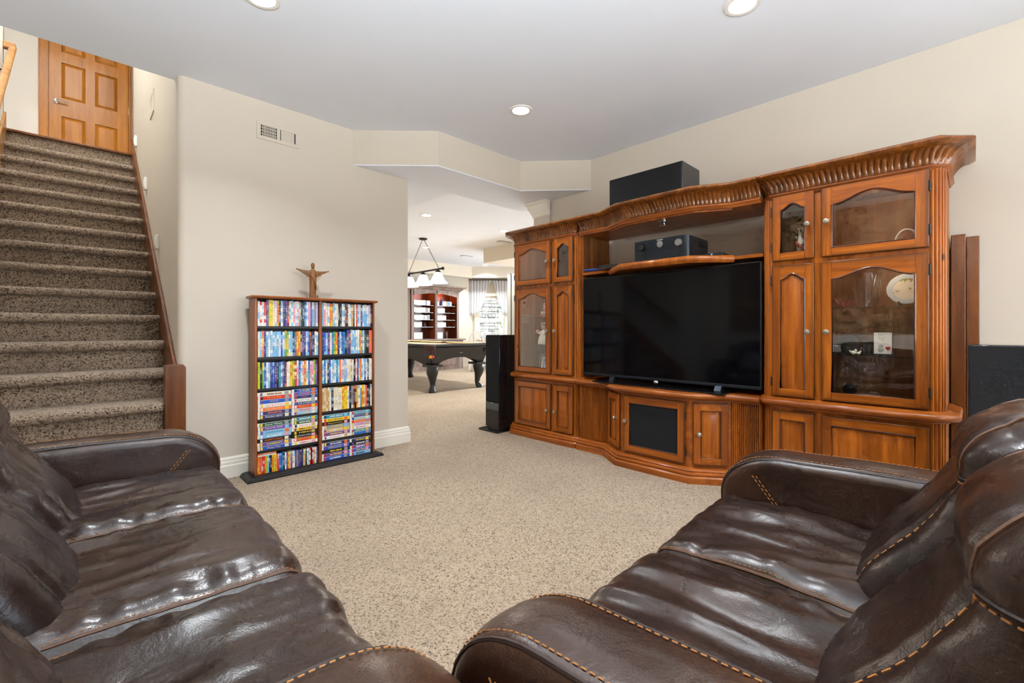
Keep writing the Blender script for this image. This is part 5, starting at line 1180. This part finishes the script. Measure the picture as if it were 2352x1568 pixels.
for x0, bay, fill in ((5.935, 'left', (11, 11, 11, 6)), (6.625, 'right', (11, 6, 7, 7))):
    for (nm, z), n_ in zip(SHV, fill):
        x = x0
        for k in range(n_):
            w = R.uniform(.040, .052); ci = R.choice((0, 0, 0, 1, 1, 2)) if k < 7 else R.choice((0, 2, 3, 2, 4)); h_ = R.uniform(.112, .125)
            o = MB().box(x, x+w-.002, 9.60, 9.78, z+.0005, z+h_).build('book', bw_[ci], smooth=0, bevel=.002); tag(o, f'{NM[ci]} volume, {ordn(k+1)} from left, {nm} shelf of far bookcase {bay} bay', 'book', f'volumes on the {nm} shelf of the {bay} bay'); x += w
x = 5.99
for k in range(5):
    o = MB().box(x, x+.048, 9.62, 9.80, .8005, .965).build('book', bw_[(0, 1, 0, 2, 0)[k]], smooth=0, bevel=.002); tag(o, f'{NM[(0,1,0,2,0)[k]]} tall volume, {ordn(k+1)} from left, bottom of far bookcase left bay', 'book', 'volumes on the bottom of the left bay'); x += .05
o = thing('framed_certificate', 'pale blue framed certificate propped in the right bay of the far bookcase', 'picture frame', (6.76, 9.66, .80)); MB().box(-.12, .12, 0, .015, 0, .165).build('frame', bw_[1], o); MB().box(-.02, .05, -.003, 0, .02, .10).build('figure_print', M['white'], o)
o = thing('purple_bottle', 'tall purple bottle among the books on the top right shelf of the far bookcase', 'bottle', (6.775, 9.575, 1.65)); MB().lathe([(.030, 0), (.033, .01), (.033, .12), (.018, .15), (.018, .175), (.022, .18), (.022, .19)], n=16).build('body', C('purple_glass', 70, 50, 110), o); MB().lathe([(.012, .19), (.012, .205)], n=12).build('stopper', M['chrome'], o)
o = thing('small_dark_vase', 'small dark vase on the fourth shelf of the left bay', 'vase', (6.33, 9.66, 1.105)); MB().lathe([(.03, 0), (.042, .03), (.03, .06), (.012, .08), (.014, .11)], n=16).build('body', C('dark_violet', 60, 50, 70), o); MB().lathe([(.016, .108), (.012, .112)], n=12).build('lip', M['black'], o)
o = thing('dark_ornament', 'dark carved ornament at the right of the bottom right bay', 'ornament', (6.99, 9.66, .80)); MB().lathe([(.04, 0), (.035, .05), (.05, .09), (.03, .14), (.035, .18)], n=14).build('body', C('ornament_brown', 80, 70, 66), o); MB().box(-.045, .045, -.045, .045, -.0, .01).build('base', M['black'], o)
# ------------------------------------------------------------------ dining corner by the bay window
chm = plain('chair_white', srgb(226, 226, 222), .4)
def windsor(loc, rz, label):
    t = thing('dining_chair', label, 'chair', loc, rz, 'white spindle-back chairs by the bay window')
    MB().lathe([(.001, .43), (.20, .43), (.215, .445), (.20, .465), (.001, .460)], n=24).build('seat', chm, t)
    hoop = [(.205*math.cos(a)*1.0, .17+.05*math.sin(a), .47+.52*math.sin(a)**.8) for a in [PI*k/24 for k in range(25)]]
    MB().tube(hoop, .013, 8).build('back_hoop', chm, t)
    for k in range(7):
        x = -.15+.05*k; zt = .47+.52*math.sqrt(max(0, 1-(x*1.05/.205)**2))**.8; MB().tube([(x*.8, .165, .46), (x*1.05, .21, zt)], .007, 6).build('spindle', chm, t)
    for sx in (-1, 1):
        for sy in (-1, 1): MB().tube([(sx*.13, sy*.12, .43), (sx*.155, sy*.15, .22), (sx*.185, sy*.18, 0)], [.014, .017, .010], 8).build('leg', chm, t)
    MB().tube([(-.155, 0, .2), (.155, 0, .2)], .009, 6).build('stretcher', chm, t)
    for sx in (-1, 1): MB().tube([(sx*.157, -.15, .2), (sx*.157, .15, .2)], .009, 6).build('stretcher', chm, t)
windsor((*far(-.88, 11.3), 0), -A+PI, 'white spindle-back chair nearest the pool table')
windsor((*far(-.72, 12.28), 0), -A, 'white spindle-back chair closest to the bay window')
windsor((*far(-.37, 11.25), 0), -A+PI, 'white spindle-back chair partly behind the tall speaker')
t = thing('dining_table', 'round wooden dining table among the white chairs', 'table', (*far(-.55, 11.85), 0)); MB().lathe([(.001, .735), (.40, .735), (.41, .75), (.40, .765), (.001, .765)], n=32).build('top', M['oak'], t); MB().lathe([(.05, .735), (.06, .55), (.04, .35), (.07, .15), (.05, .06)], n=16).build('pedestal', chm, t)
for k in range(4): a = PI/2*k+.4; MB().tube([(.04*math.cos(a), .04*math.sin(a), .12), (.2*math.cos(a), .2*math.sin(a), .06), (.3*math.cos(a), .3*math.sin(a), .015)], [.03, .025, .018], 8).build('foot', chm, t)
# grey folding door leaf standing ajar beyond the wall unit
fd = thing('folding_door', 'grey folding door leaves standing ajar beyond the wall unit', 'folding door', (*far(-.085, 8.1), 0), -A)
gd = paint('grey_door_paint', srgb(176, 172, 160)); MB().box(0, .062, 0, .035, .012, 2.03).build('leaf', gd, fd, smooth=0, bevel=.003); MB().box(.078, .30, .01, .045, .012, 2.045).build('leaf', gd, fd, smooth=0, bevel=.003); MB().box(.062, .078, .012, .03, .012, 2.03).build('dark_gap_strip', M['black'], fd, smooth=0)  # black strip put in for the dark gap between the leaves
MB().tube([(.05, -.01, 2.035), (.075, .0, 2.05)], .008, 6).build('latch', M['iron'], fd)
